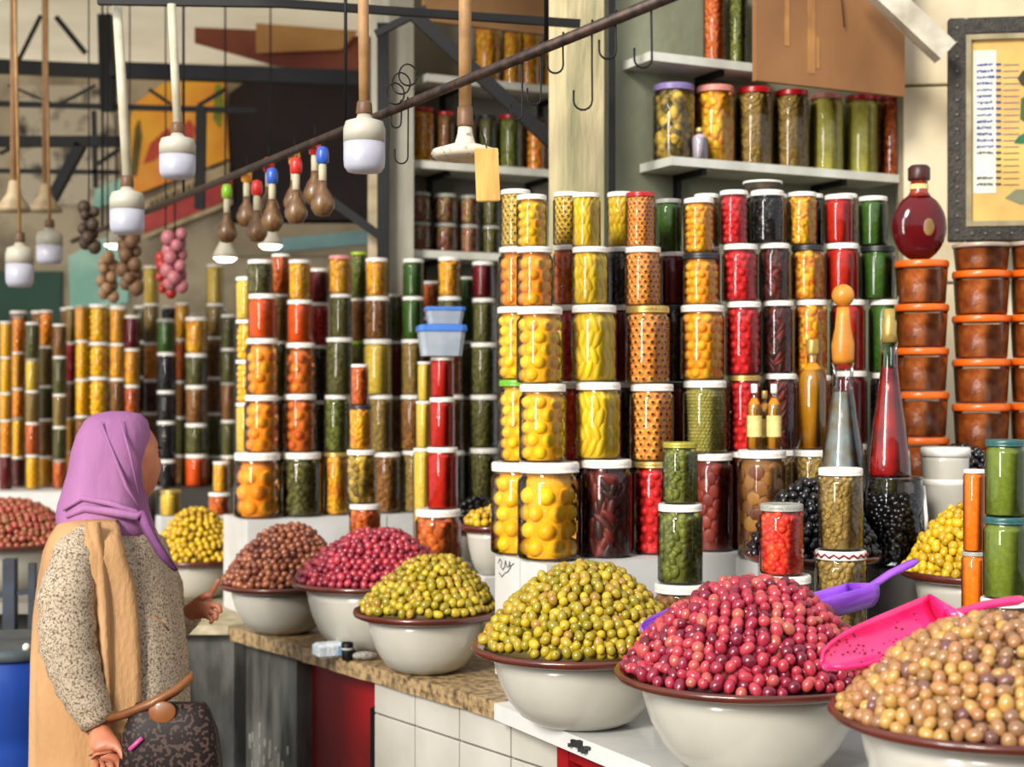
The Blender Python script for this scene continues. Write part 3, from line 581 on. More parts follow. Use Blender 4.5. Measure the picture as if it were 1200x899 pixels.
PINK = om('pink', '#a8604a', '#5c0e22', '#400a14', ('#b23a44', '#a0283c', '#821c34')); GREENO = om('green', '#c0a624', '#94682a', '#4e400a', ('#a8901e', '#807416', '#ae9222')); TAN = om('tan', '#b8924a', '#5e3640', '#4a2e18', ('#ab8044', '#a06c48', '#947044'))
BRN = om('brown', '#a0603e', '#602c20', '#452016'); BLK = om('black', '#08070a', '#100e13', '#040304'); YEL = om('yellow', '#d9b41c', '#a88014', '#7e6208')
DPK = om('rose', '#b83c4a', '#74182e', '#55101e'); RUST = om('rust', '#a8443c', '#8a5a34', '#431a14')
WT = .867
x, y, z = bowl(1163, 836, 2.61, .275, 'white bowl of tan olives at front right corner, brown rim', WT)
heap('tan_olive', x, y, z, .275, .155, .0122, *TAN, 300, 'small tan olive heaped in the front right bowl', 'olives in the front right bowl', 'rest of the tan olives in the front right bowl', peak=(.02, .01))
x, y, z = bowl(879, 788, 3.18, .283, 'largest white bowl with brown rim heaped with pink olives', WT)
heap('pink_olive', x, y, z, .283, .19, .0122, *PINK, 300, 'glossy pink red olive heaped beside the pink scoop', 'olives in the large pink heap', 'rest of the pink olives in the large front heap', peak=(.012, 0))
x, y, z = bowl(680, 757, 3.62, .258, 'white bowl of green olives before the lemon jars', WT)
heap('green_olive', x, y, z, .258, .19, .0118, *GREENO, 200, 'yellow green olive heaped before the lemon jars', 'olives in the bowl before the lemon jars', 'rest of the green olives before the lemon jars', peak=(.02, 0))
x, y, z = bowl(500, 716, 4.33, .208, 'white bowl of yellow green olives on the granite, left of plinth', .8615)
heap('green_olive', x, y, z, .208, .15, .0118, *GREENO, 100, 'yellow green olive in the bowl left of the plinth', 'olives in the bowl left of the plinth', 'rest of the green olives left of the plinth', peak=(.04, 0))
x, y, z = bowl(436, 680, 4.7, .25, 'white bowl of rose olives on the granite worktop', .8615)
heap('rose_olive', x, y, z, .25, .15, .0118, *DPK, 0, '', '', 'rose pink olives heaped below the red tomato jars', peak=(.03, 0))
x, y, z = bowl(332, 683, 5.03, .212, 'white bowl of brown olives before the orange jars', .8615)
heap('brown_olive', x, y, z, .212, .185, .0115, *BRN, 0, '', '', 'brown olives heaped before the orange jars', peak=(.03, .02))
x, y, z = bowl(231, 655, 5.88, .185, 'white bowl of pale yellow olives past the woman', .8615)
heap('yellow_olive', x, y, z, .185, .19, .0118, *YEL, 0, '', '', 'pale yellow olives heaped in front of the woman', under=False)
x, y, z = bowl(8, 634, 6.1, .3, 'white bowl of rust red olives at far left edge', .8615)
heap('rust_olive', x, y, z, .3, .16, .013, *RUST, 0, '', '', 'rust red olives heaped at the far left edge', under=False)
# stepped boxes at the right that lift bowls, jars and bottles
def step_box(px0, px1, Y, z1, dv, lab, z0=.867, m=PLW):
    a = XZ(px0, Y); b = XZ(px1, Y); mb = MB().box(((a + b) / 2, Y + dv / 2, (z0 + z1) / 2), (b - a, dv, z1 - z0), 0, bev=.006); return tag(mb.build('step_box', m), lab, 'box')
GREYB = mat('grey_crate', '#6e6a66', '#55514e', .6, scale=5)
step_box(905, 1062, 3.60, 1.04, .2, 'grey box under the brown jars behind the pink olives', m=GREYB)
x, y, z = bowl(1145, 670, 3.75, .185, 'white bowl of bright yellow olives behind the green jars', 1.02)
step_box(1062, 1230, 3.60, 1.019, .3, 'grey box under the bright yellow olive bowl', m=GREYB)
heap('yellow_olive', x, y, z, .185, .165, .0112, *YEL, 130, 'bright yellow olive heaped behind the green jars', 'olives in the raised yellow bowl', 'rest of the bright yellow olives behind the green jars', peak=(.0, 0))
x, y, z = bowl(952, 650, 3.9, .172, 'white bowl of black olives beside the brown jar', 1.08)
MB().box((x, y + .0, .973), (.17, .15, .211), GR, bev=.006).build('step_box', GREYB); tag(bpy.context.scene.objects['step_box.002'], 'grey box lifting the black olive bowl', 'box')
heap('black_olive', x, y, z, .172, .19, .0118, *BLK, 90, 'shiny black olive heaped behind the red jar', 'olives in the raised black bowl', 'rest of the black olives behind the red jar', peak=(.01, 0))
x, y, z = bowl(562, 618, 5.35, .12, 'small white bowl of black and yellow olives by the lemon jars', 1.06)
stand(562, 5.35, 1.059, .12, 'small white stand under the little bowl of black olives', .861)
heap('black_olive', x, y, z, .12, .1, .0118, *BLK, 0, '', '', 'black olives in the small bowl beside the lemon jars', under=False)
x, y, z = bowl(577, 616, 4.78, .1, 'small white bowl of yellow olives half hidden by lemon jars', 1.08)
stand(577, 4.78, 1.079, .1, 'small white stand under the half hidden yellow olive bowl', .861)
heap('yellow_olive', x, y, z, .1, .05, .0118, *YEL, 0, '', '', 'yellow olives half hidden by the lemon jars', under=False)
x, y, z = bowl(1128, 548, 4.35, .1, 'white bowl of black olives on the upper right ledge', 1.31)
heap('black_olive', x, y, z, .1, .055, .0118, *BLK, 0, '', '', 'black olives under the stacked orange lidded tubs', under=False)

# ---- scoops
def scoop(label, tip, back, end, W, D, m, roll=0., speck=None):
    tip, back, end = Vector(tip), Vector(back), Vector(end); ax = (back - tip); Ln = ax.length; ax.normalize()
    side = ax.cross(Vector((0, 0, 1))).normalized(); up = side.cross(ax).normalized()
    q = Matrix.Rotation(roll, 3, ax); side = q @ side; up = q @ up
    o = empty('plastic_scoop', label, 'scoop', tip); rings = []; N = 14
    for k in range(N):
        t = k / (N - 1); w_ = W / 2 * (math.sqrt(max(0.02, 1 - (1 - min(1, t / .45)) ** 2))); d = D * (.25 + .75 * min(1, t / .55))
        if t > .9: d *= 1.0
        row = []
        for i in range(13):
            a = -1 + 2 * i / 12; ang = a * PI / 2 * 1.05
            row.append(ax * (Ln * t) + side * (w_ * math.sin(ang) / math.sin(PI / 2)) - up * (d * math.cos(ang) - D * .1))
        rings.append(row)
    b = MB().loft(rings, closed=False, caps=False); last = rings[-1]; cen = sum(last, Vector()) / 13
    b.add(last + [cen + ax * .004], [(i, i + 1, 13) for i in range(12)] + [(12, 0, 13)])
    bo = b.build('scoop_blade', m, o); md = bo.modifiers.new('thick', 'SOLIDIFY'); md.thickness = .004; md.offset = 0
    h0 = back - tip; h1 = end - tip; hb = h0 - up * D * .15
    MB().tube([hb - ax * .004, hb + (h1 - hb) * .12, hb + (h1 - hb) * .5 + up * .004, hb + (h1 - hb) * .9, h1], [W * .18, W * .12, W * .125, W * .14, W * .1], 12, flat=.62).build('handle', m, o)
    if speck:
        s = MB(); rr = random.Random(3)
        for k in range(90):
            t = rr.uniform(.1, .98); a = rr.uniform(-.9, .9) * PI / 2; w_ = W / 2 * (math.sqrt(max(0.02, 1 - (1 - min(1, t / .45)) ** 2))); d = D * (.25 + .75 * min(1, t / .55))
            p = ax * (Ln * t) + side * (w_ * math.sin(a)) - up * (d * math.cos(a) - D * .1); nn = (side * math.sin(a) - up * math.cos(a)).normalized()
            e = rr.uniform(.0012, .0032); s.sph(p - nn * .003, (e, e, e * .7), 6, 4)
        c = s.build('olive_crumbs', mat('olive_crumb', '#4a1420', '#2c0c12', .6), o); c['kind'] = 'stuff'
    return o
HOTP = mat('hot_pink_plastic', '#ee2f78', '#e01e68', .25, coat=.4); PURP = mat('purple_plastic', '#9a52d8', '#8440c4', .28, coat=.3)
scoop('hot pink plastic scoop resting across the tan olives', P(966, 780, 2.66), P(1114, 716, 2.80), P(1198, 702, 2.83), .105, .05, HOTP, .35, True)
scoop('purple plastic scoop stuck in the pink olives behind', P(926, 712, 3.28), P(1012, 688, 3.38), P(1074, 657, 3.42), .1, .05, PURP, -.1, True)
scoop('purple plastic scoop tip between the green and pink olives', P(756, 742, 3.36), P(812, 716, 3.50), P(850, 700, 3.56), .08, .03, PURP, .2)

# ---- loose jars in front of the near wall
GF = 'jars standing loose before the near wall'
def stackj(px, Y, rows, names, apart=False):
    for (r_px, y0, y1, kind, lid), nm in zip(rows, names):
        jar(XZ(px, Y), Y, ZY(y1, Y) + .0006, ZY(y0, Y), r_px / F * Y, kind, lid, '', GF, apart, nm)
stackj(797, 3.86, [(21, 518, 590, 'pickle', 'olive'), (26.5, 590, 683, 'pickle', 'white')], ['small jar of green pickles with yellow green lid', 'taller white lidded jar of green pickles under the smaller one'])
z = ZY(683, 3.86); jar(XZ(799, 3.86), 3.86, .867, z, 33 / F * 3.86, 'brown', 'white', '', GF, False, 'large white lidded jar of brown olives carrying two pickle jars')
stackj(916, 3.62, [(26, 590, 673, 'redspeck', 'grey')], ['jar of red and orange vegetables beside the black olives'])
jar(XZ(921, 3.62), 3.62, 1.041, ZY(673, 3.62), 30 / F * 3.62, 'brown', 'white', '', GF, False, 'white lidded jar under the red vegetable jar')
stackj(985, 3.68, [(26.5, 548, 644, 'tan', 'white')], ['white lidded jar of tan pickles before the conical bottle'])
zz = ZY(644, 3.68); jo = jar(XZ(985, 3.68), 3.68, 1.041, zz, 31 / F * 3.68, 'tan', 'white', '', GF, False, 'jar of tan pickles with red and white patterned lid band')
b = MB(); r_ = 31 / F * 3.68 * 1.0
for i in range(34):
    a = 2 * PI * i / 34; up_ = .004 if i % 2 else -.004
    b.tube([(r_ * math.cos(a), r_ * math.sin(a), zz - 1.041 - .0115 + up_), (r_ * math.cos(a + 2 * PI / 34), r_ * math.sin(a + 2 * PI / 34), zz - 1.041 - .0115 - up_)], .0021, 5)
b.build('zigzag_band', mat('red_print', '#8a1218', None, .5), jo)
stackj(1178, 3.22, [(23.5, 515, 605, 'lightgreen', 'teal'), (25.5, 605, 700, 'lightgreen', 'teal')], ['upper jar of bright green relish with teal lid', 'lower jar of bright green relish with teal lid'])
jar(XZ(1178, 3.22), 3.22, .867, ZY(700, 3.22), .052, 'brown', 'white', '', GF, False, 'jar hidden below the bright green relish jars')
stackj(1142, 3.36, [(13, 550, 646, 'carrot', 'white'), (15, 646, 728, 'carrot', 'grey')], ['slim upper jar of bright orange sauce', 'slim lower jar of bright orange sauce'])
jar(XZ(1142, 3.36), 3.36, .867, ZY(728, 3.36), .034, 'brown', 'white', '', GF, False, 'slim jar hidden below the bright orange sauce')

# big glass jar of black olives under the red conical bottle
def lathe_obj(o, name, prof, m, n=28, **k): return MB().lathe(prof, n, **k).build(name, m, o)
Yb = 4.0; X = XZ(1048, Yb); z0 = 1.2; rj = 34 / F * Yb; zt = ZY(560, Yb)
step = MB(); step.box((1.012, 4.02, 1.03), (.13, .13, .325), 0, bev=.006); tag(step.build('step_box', GREYB), 'grey box lifting the big jar of black olives', 'box')
o = empty('olive_jar', 'big glass jar half full of black olives behind the yellow olives', 'jar', (X, Yb, z0))
h_ = zt - z0
lathe_obj(o, 'glass', [(0, .002), (rj * .95, .002), (rj, .01), (rj, h_ * .86), (rj * .93, h_ * .95), (rj * .93, h_ * .99)], GLASS, caps=(False, False))
lathe_obj(o, 'lid', [(0, h_ * .985), (rj * .97, h_ * .985), (rj * .98, h_), (rj * .9, h_ + .004), (0, h_ + .004)], PLAST, caps=(False, False))
b = MB(); rr = random.Random(5)
for k in range(420):
    a = k * 2.39996 + rr.uniform(-.12, .12); zf = (k + .5) / 420; b.sph(((rj - .014) * math.cos(a), (rj - .014) * math.sin(a), .014 + zf * h_ * .72 + rr.uniform(-.006, .006)), (.0125, .0115, .0115), 8, 5, 0, Euler((rr.uniform(0, 6), rr.uniform(0, 6), 0)).to_matrix().to_4x4())
b.lathe([(rj - .02, .01), (rj - .02, h_ * .72), (.001, h_ * .74)], 20, mi=1); c = b.build('black_olives', list(BLK), o); c['kind'] = 'stuff'
MB().tube([(rj * 1.0, -.0, h_ * .9), (rj * .9, -rj * .75, h_ * .55), (rj * .95, -rj * .5, h_ * .35)], .005, 6).build('strap', WPLAS, o)

# ---- bottles
CORK = mat('honey_cork', '#d98f2c', '#c2741c', .4, coat=.3); BG = glass_mat('bottle_glass', (.86, .9, .9), 1.5, .03)
def cone_bottle(label, px, Y, y0, y1, rpx, liquid, lm, stop, ball=True):
    z0 = ZY(y1, Y); H = ZY(y0, Y) - z0; r = rpx / F * Y; o = empty('conical_bottle', label, 'bottle', (XZ(px, Y), Y, z0))
    gl = H * (.80 if not ball else .66)
    prof = [(r * .96, .0), (r, .008), (r * .98, gl * .12), (r * .78, gl * .38), (r * .55, gl * .62), (r * .40, gl * .8), (r * .36, gl * .97), (r * .42, gl)]
    lathe_obj(o, 'glass', prof, BG, caps=(True, False))
    lq = [(max(.001, a * .93), z + .004) for a, z in prof if z <= gl * liquid] 
    lathe_obj(o, 'liquid', lq, lm)
    if ball:
        lathe_obj(o, 'stopper', [(r * .34, gl * .99), (r * .40, gl + .01), (r * .42, gl + H * .08), (r * .30, gl + H * .15), (r * .26, gl + H * .2), (r * .22, gl + H * .24)], CORK)
        b = MB().sph((0, 0, H - r * .42), (r * .42, r * .42, r * .42), 14, 10).build('stopper_ball', CORK, o)
    else:
        lathe_obj(o, 'neck', [(r * .4, gl), (r * .33, gl + H * .06), (r * .36, gl + H * .12), (r * .27, gl + H * .14), (r * .28, H)], stop)
    return o
step_b = MB().box((XZ(988, 4.12), 4.12, (.867 + ZY(604, 4.12)) / 2 - .0005), (.08, .08, ZY(604, 4.12) - .869), 0, bev=.004); tag(step_b.build('step_box', GREYB), 'narrow grey box under the conical bottle with ball stopper', 'box')
cone_bottle('tall conical glass bottle with honey coloured ball stopper', 988, 4.12, 333, 604, 32, .82, mat('pale_liquid', '#93a3a8', '#7f6a4a', .3, scale=20), CORK)
cone_bottle('tall conical bottle of red preserve with gold neck', 1042, 4.0, 362, 559, 25, .82, mat('red_preserve', '#c01a16', '#7a0a0c', .25, scale=18), LID['gold'], False)
def small_bottle(label, px, Y, y0, y1, rpx, m, cap, lab=None, sq=False, z0=None):
    zb = ZY(y1, Y) if z0 is None else z0; H = ZY(y0, Y) - zb; r = rpx / F * Y; o = empty('small_bottle', label, 'bottle', (XZ(px, Y), Y, zb)); n = 24
    prof = [(r * .95, 0), (r, .004), (r, H * .62), (r * .9, H * .68), (r * .35, H * .78), (r * .33, H * .9)]
    lathe_obj(o, 'glass', prof, BG, caps=(True, False)); lathe_obj(o, 'liquid', [(a * .92, z + .003) for a, z in prof[:-1]], m)
    lathe_obj(o, 'cap', [(r * .42, H * .86), (r * .45, H * .88), (r * .45, H * .99), (r * .4, H)], cap)
    if lab: lathe_obj(o, 'paper_label', [(r * 1.02, H * .2), (r * 1.02, H * .52)], lab, caps=(False, False))
    return o
LBL = mat('cream_label', '#e3d28a', '#cdb769', .6, scale=40)
OIL = mat('oil', '#cf8a12', '#b0640a', .15, scale=6)
for px, rp, kind, lab, sl in ((952, 23, 'tan', 'front jar carrying the tall oil bottle', 'white stand under the jar with the oil bottle'), (893, 29, 'slices', 'front jar of citrus slices carrying three small bottles', 'white stand under the jar of citrus slices')):
    Yf = 4.25 if px == 952 else 4.15; stand(px, Yf, ZP - .001, .1, sl, .867); jar(XZ(px, Yf), Yf, ZP, ZY(527, Yf), rp / F * Yf, kind, 'white', '', GF, kind == 'slices', lab)
zb_ = ZY(527, 4.25) + .0006
small_bottle('tall square shouldered bottle of golden oil with cream cap', 952, 4.25, 398, 524, 17.5, OIL, LID['gold'], z0=zb_)
small_bottle('left small bottle with cream label beside the golden oil', 884, 4.12, 450, 526, 8.5, OIL, WPLAS, LBL, z0=ZY(527, 4.15) + .0006)
small_bottle('right small bottle with cream label beside the golden oil', 907, 4.12, 450, 526, 8.5, OIL, WPLAS, LBL, z0=ZY(527, 4.15) + .0006)
small_bottle('middle small bottle with cream label between two alike', 896, 4.175, 458, 526, 7.5, OIL, LID['gold'], LBL, z0=ZY(527, 4.15) + .0006)
# small pale jar on the long wall shelf
kx = (820 - 600) / F; X0, Y0 = OR1[0] + UX * .03, OR1[1] + UY * .03; tt = (kx * Y0 - X0) / (VX - kx * VY); Ys = Y0 + VY * tt
small_bottle('tiny pale lilac bottle before the large shelf jars', 820, Ys, 150, 183, 10, mat('lilac_cream', '#c9b6c4', '#b8a3ae', .4), LID['gold'], z0=ZR1 + .001)
# round flask of red liquid on top of the tubs
Yt = 4.5
def tub(px, Y, rpx, z0, z1, lid, label):
    r = rpx / F * Y; H = z1 - z0 - .001; o = empty('plastic_tub', label, 'tub', (XZ(px, Y), Y, z0 + .0005), 0, 'stacked clear tubs of dark fruit')
    lathe_obj(o, 'tub_wall', [(0, .001), (r * .86, .001), (r * .89, .006), (r * .97, H * .84), (r * .98, H * .86)], PLAST, caps=(False, False))
    lathe_obj(o, 'fruit_filling', [(r * .84, .004), (r * .87, .01), (r * .945, H * .78), (.001, H * .8)], mat('stewed_fruit', '#dc7a34', '#a04a1a', .35, scale=26, detail=3, bump=.6, bscale=30))
    lathe_obj(o, 'lid', [(0, H * .84), (r * .985, H * .84), (r * 1.01, H * .87), (r * 1.01, H * .965), (r * .97, H), (r * .9, H * .97), (0, H * .97)], lid, caps=(False, False))
ORL = mat('lid_orange', '#e86a14', '#cc560c', .35, coat=.2); CLL = mat('lid_clear', '#b3a090', '#94806e', .25)
tubz = []
for col_i, (px, rp, tops, lab) in enumerate(((1080, 31, (306, 357, 408, 459, 512), 'left tub stack, {} below red flask'), (1150, 33, (286, 318, 370, 421, 473, 527), 'middle tub stack, {}'), (1216, 32, (284, 317, 369, 420, 472, 526), 'right tub stack at picture edge, {}'))):
    zs = [ZY(t, Yt) for t in tops] + [ZY(tops[-1] + 52, Yt)]
    for i in range(len(tops)):
        tub(px, Yt, rp, zs[i + 1], zs[i], CLL if (col_i and i == 0) else ORL, 'orange lidded tub of dark fruit, ' .replace('orange', 'clear' if (col_i and i == 0) else 'orange') + lab.format(ORD[i]))
    tubz.append(zs[-1])
lo = min(tubz); 
for i, (px, zz) in enumerate(zip((1080, 1150, 1216), tubz)):
    MB().box((XZ(px, Yt), Yt, (zz + .867) / 2), (.12, .09, zz - .869), 0).build('tub_stand', GREYB); 
for i, lab in enumerate(('grey stand under the left tub stack', 'grey stand under the middle tub stack', 'grey stand under the right tub stack')):
    tag(SC.objects['tub_stand' + ('' if i == 0 else '.%03d' % i)], lab, 'stand')
zf = ZY(306, Yt); rf = 32 / F * Yt; o = empty('round_flask', 'round flat red glass flask on top of the tubs', 'bottle', (XZ(1077, Yt), Yt, zf))
REDG = mat('red_syrup', '#5e0a10', '#3a060a', .12, coat=.15, spec=.4, scale=8)
b = MB(); b.lathe([(.001, -.5), (.5, -.47), (.82, -.36), (.97, -.15), (1, 0), (.97, .15), (.82, .36), (.5, .47), (.001, .5)], 28, T=Matrix.Translation((0, 0, rf * 1.24)) @ Matrix.Rotation(PI / 2, 4, 'X') @ Matrix.Diagonal((rf, rf * 1.26, rf, 1)), caps=(False, False)); b.build('body', REDG, o)
lathe_obj(o, 'neck', [(rf * .42, rf * 2.36), (rf * .32, rf * 2.55), (rf * .3, rf * 2.95), (rf * .36, rf * 2.97)], mat('red_neck', '#7a2018', '#a03a28', .2, coat=.5))
lathe_obj(o, 'cap', [(rf * .38, rf * 2.95), (rf * .4, rf * 3.0), (rf * .4, rf * 3.4), (rf * .3, rf * 3.5)], mat('flask_cap', '#4a1a14', '#33100c', .4))
lathe_obj(o, 'neck_label', [(rf * .335, rf * 2.62), (rf * .335, rf * 2.8)], LBL, caps=(False, False))
b = MB(); b.lathe([(.42, 0), (.3, .06), (.001, .075)], 16, T=Matrix.Translation((rf * .22, -rf * .44, rf * 1.2)) @ Matrix.Rotation(PI / 2, 4, 'X') @ Matrix.Diagonal((rf * .62, rf * .95, rf, 1))); b.build('oval_label', mat('gilt_label', '#8a6a3a', '#6e4e28', .5, scale=60), o)
# ladle bowl lying on the near wall
o = empty('wicker_bowl', 'small dark bowl with pale edge on top of the jars', 'bowl', (XZ(895, 4.5), 4.52, ZY(224, 4.41) + .001))
lathe_obj(o, 'basin', [(.03, 0), (.045, .012), (.055, .034), (.05, .034), (.04, .014), (.001, .008)], mat('dark_wicker', '#4a3a2c', '#2e241a', .8, scale=40), caps=(True, False)); lathe_obj(o, 'edge', [(.052, .034), (.058, .034), (.058, .04), (.052, .04), (.052, .034)], WPLAS, caps=(False, False))
# white buckets
def bucket(px, Y, rp, y0, y1, lab):
    z0, z1 = ZY(y1, Y), ZY(y0, Y); r = rp / F * Y; H = z1 - z0; o = empty('white_bucket', lab, 'bucket', (XZ(px, Y), Y, z0))
    lathe_obj(o, 'pail', [(r * .84, 0), (r * .87, .006), (r * .97, H * .82), (r * .97, H * .9)], WHITE)
    lathe_obj(o, 'lid', [(r * .9, H * .88), (r * 1.03, H * .88), (r * 1.03, H * .97), (r * .98, H), (r * .85, H * .97), (.001, H * .97)], WPLAS)
    lathe_obj(o, 'ridge', [(r * .93, H * .5), (r * .97, H * .52), (r * .97, H * .56), (r * .94, H * .58)], WPLAS, caps=(False, False)); return z0
zb1 = bucket(1108, 4.15, 28, 524, 612, 'white plastic bucket below the orange lidded tubs')
MB().box((XZ(1108, 4.15), 4.15, (zb1 + .867) / 2), (.13, .12, zb1 - .868), 0, bev=.004).build('bucket_stand', GREYB); tag(SC.objects['bucket_stand'], 'grey stand under the white bucket', 'stand')
# food boxes with blue lids on the tomato jars
def food_box(px, Y, hw, y0, y1, lab, z0=None):
    zb = ZY(y1, Y) if z0 is None else z0; H = ZY(y0, Y) - zb; w_ = hw / F * Y; o = empty('food_box', lab, 'container', (XZ(px, Y), Y, zb), .15)
    rings = [[(w_ * k * a, w_ * .8 * k * b_, zz) for a, b_ in ((-1, -.8), (-.8, -1), (.8, -1), (1, -.8), (1, .8), (.8, 1), (-.8, 1), (-1, .8))] for k, zz in ((.82, .001), (.95, H * .78))]
    MB().loft([[Vector(v) for v in r] for r in rings], smooth=False).build('tray', mat('milky_plastic', '#b4bcc6', '#98a2b0', .35), o)
    rings = [[(w_ * k * a, w_ * .8 * k * b_, zz) for a, b_ in ((-1, -.8), (-.8, -1), (.8, -1), (1, -.8), (1, .8), (.8, 1), (-.8, 1), (-1, .8))] for k, zz in ((1., H * .78), (1.02, H * .82), (1.0, H * .97), (.92, H))]
    MB().loft([[Vector(v) for v in r] for r in rings], smooth=False).build('lid', mat('blue_lid', '#4f86dc', '#3e70c4', .35), o)
zt_ = ZY(418, 5.02) + .001; food_box(517, 5.02, 28, 381, 418, 'larger clear food box with blue lid on the tomato jars', zt_)
food_box(521, 5.02, 23, 360, 381, 'smaller clear food box with blue lid, topmost above tomatoes', ZY(381, 5.02) + .001)
# paper packet on the granite
p = P(383, 757, 4.6); o = empty('paper_packet', 'crumpled white paper packet on the granite worktop', 'packet', (XZ(386, 4.55), 4.55, .861), .5)
MB().box((0, 0, .022), (.085, .06, .043), bev=.008).build('packet', mat('white_paper', '#dfe3e6', '#b9c4cf', .7, scale=30, bump=.5), o); MB().box((.03, -.031, .022), (.03, .002, .028)).build('print', mat('blue_print', '#8fb0cc', None, .7), o)
o = empty('black_cup', 'small black cup beside the paper packet', 'cup', (XZ(407, 4.5), 4.5, .861)); lathe_obj(o, 'cup', [(.014, 0), (.016, .004), (.018, .05), (.015, .052), (.013, .01)], BLACK, 16); 
lathe_obj(o, 'band', [(.0178, .03), (.019, .031), (.019, .036), (.018, .037)], LID['grey'], 16, caps=(False, False))
o = empty('cloth_bundle', 'grey cloth bundle beside the olive bowl on the granite', 'cloth', (XZ(428, 4.5) , 4.5, .861)); MB().sph((0, 0, .013), (.04, .022, .013), 14, 8).build('cloth', mat('grey_cloth', '#9a938a', '#6f6860', .9, scale=30, bump=.8), o)
# ------------------------------------------------------------ overhead rail, hooks, lamps
def rail_at(px):
    k = (px - 600) / F; t = (.281 - 2.735 * k) / (2.207 + 4.195 * k); return Vector((.281 - 2.207 * t, 2.735 + 4.195 * t, 2.35))
RUST_ = mat('brown_pipe', '#4a382e', '#2a211d', .45, metal=.5, scale=30)
o = empty('hanging_rail', 'long dark pipe rail running diagonally above the counters', 'rail', (0, 0, 2.35))
a, b_ = rail_at(840), rail_at(85); d_ = Vector((0, 0, 2.35)); MB().tube([a - d_, b_ - d_], .0115, 10).build('pipe', RUST_, o)
for px in (640, 405, 215, 120):
    q = rail_at(px) - d_; MB().tube([q, q + Vector((0, 0, 1.21 if q.y > 4.85 else .6))], .005, 6).build('hanger_rod', DARKM, o)
MB().box((rail_at(405).x + .15, 3.95, .62), (1.2, .05, .05), -.3).build('crossbar', DARKM, o)
def hook(px, drop, r=.02, lab=''):
    p = rail_at(px); pts = [p + Vector((.0, -.013, -.008)), p + Vector((0, -.013, .012)), p + Vector((0, 0, .016)), p + Vector((0, .013, .004)), p + Vector((0, .013, -.02)), p + Vector((0, 0, -drop))]
    for k in range(1, 8): a_ = PI * k / 7; pts.append(p + Vector((-r + r * math.cos(a_), 0, -drop - r * math.sin(a_))))
    pts.append(p + Vector((-2 * r, 0, -drop + .02))); tag(MB().tube([q - p for q in pts], .0022, 6).build('wire_hook', DARKM, None, p), lab, 'hook')
hook(694, .14, .018, 'long wire hook before the cream pillar'); hook(764, .10, .016, 'wire hook beside the short upper shelf'); hook(722, .06, .016, 'short wire hook at the black pole')
hook(634, .10, .014, 'wire hook before the niche, right of the flat lamp'); hook(660, .05, .016, 'short wire hook left of the cream pillar'); hook(612, .12, .012, 'wire hook left of the niche red lids')
hook(478, .13, .016, 'wire hook before the pale pillar'); hook(470, .04, .012, 'short wire hook before the pale pillar')
for k, (px, py) in enumerate(((470, 98), (478, 88), (463, 110))):
    c = P(px, py, 3.72); mb = MB(); mb.tube([(.022 * math.cos(q * PI / 8), .004 * math.sin(q), .026 * math.sin(q * PI / 8)) for q in range(17)], .0022, 6)
    tag(mb.build('wire_loop', DARKM, None, c), ('wire loop standing on the rail by the pale pillar', 'upper wire loop above the rail', 'left wire loop on the rail')[k], 'hook')
ROD = mat('cream_rod', '#d3cdb8', '#b4a98c', .5, scale=10); TANROD = mat('tan_rod', '#b98f5c', '#8e683e', .6, scale=12)
LBASE = mat('lamp_base', '#b9b4a4', '#a49e8c', .45); DIFF = mat('lamp_diffuser', '#aeadb8', '#a4a4b0', .4, emit=.05)
def lamp(label, px, Y, ytop, y0, y1, hw, rod, rodpx, rr=.008):
    z1, z0 = ZY(y0, Y), ZY(y1, Y); r = hw / F * Y; o = empty('pendant_lamp', label, 'lamp', (XZ(px, Y), Y, z0)); H = z1 - z0
    lathe_obj(o, 'diffuser', [(.001, 0), (r * .8, .003), (r * .97, H * .12), (r, H * .25), (r, H * .56)], DIFF)
    lathe_obj(o, 'lamp_base', [(r * 1.01, H * .56), (r * 1.01, H * .8), (r * .9, H * .94), (r * .4, H), (r * .3, H * 1.1)], LBASE)
    lathe_obj(o, 'socket', [(r * .36, H * 1.08), (r * .4, H * 1.1), (r * .36, H * 1.28), (.3 * r, H * 1.32)], mat('socket_brown', '#7a5636', '#4e3622', .5))
    MB().tube([(0, 0, H * 1.3), (XZ(rodpx, Y) - XZ(px, Y), 0, ZY(ytop, Y) - z0)], rr, 10).build('rod', rod, o)
lamp('pendant lamp on thick cream rod, nearest the orange sign', 208, 4.4, 5, 160, 210, 21, ROD, 201, .012)
lamp('pendant lamp on thick cream rod, second from left edge group', 149, 4.5, 3, 223, 275, 20, ROD, 137, .014)
lamp('large pendant lamp on tan rod at the rail bend', 427, 3.75, -60, 139, 203, 24.5, TANROD, 425, .0135)
lamp('small pendant lamp over the far left jars, leftmost', 23, 5.6, -155, 288, 337, 16, TANROD, 14, .006)
lamp('small pendant lamp over the far left jars, right one', 58, 6.2, -95, 270, 310, 15, TANROD, 52, .006)
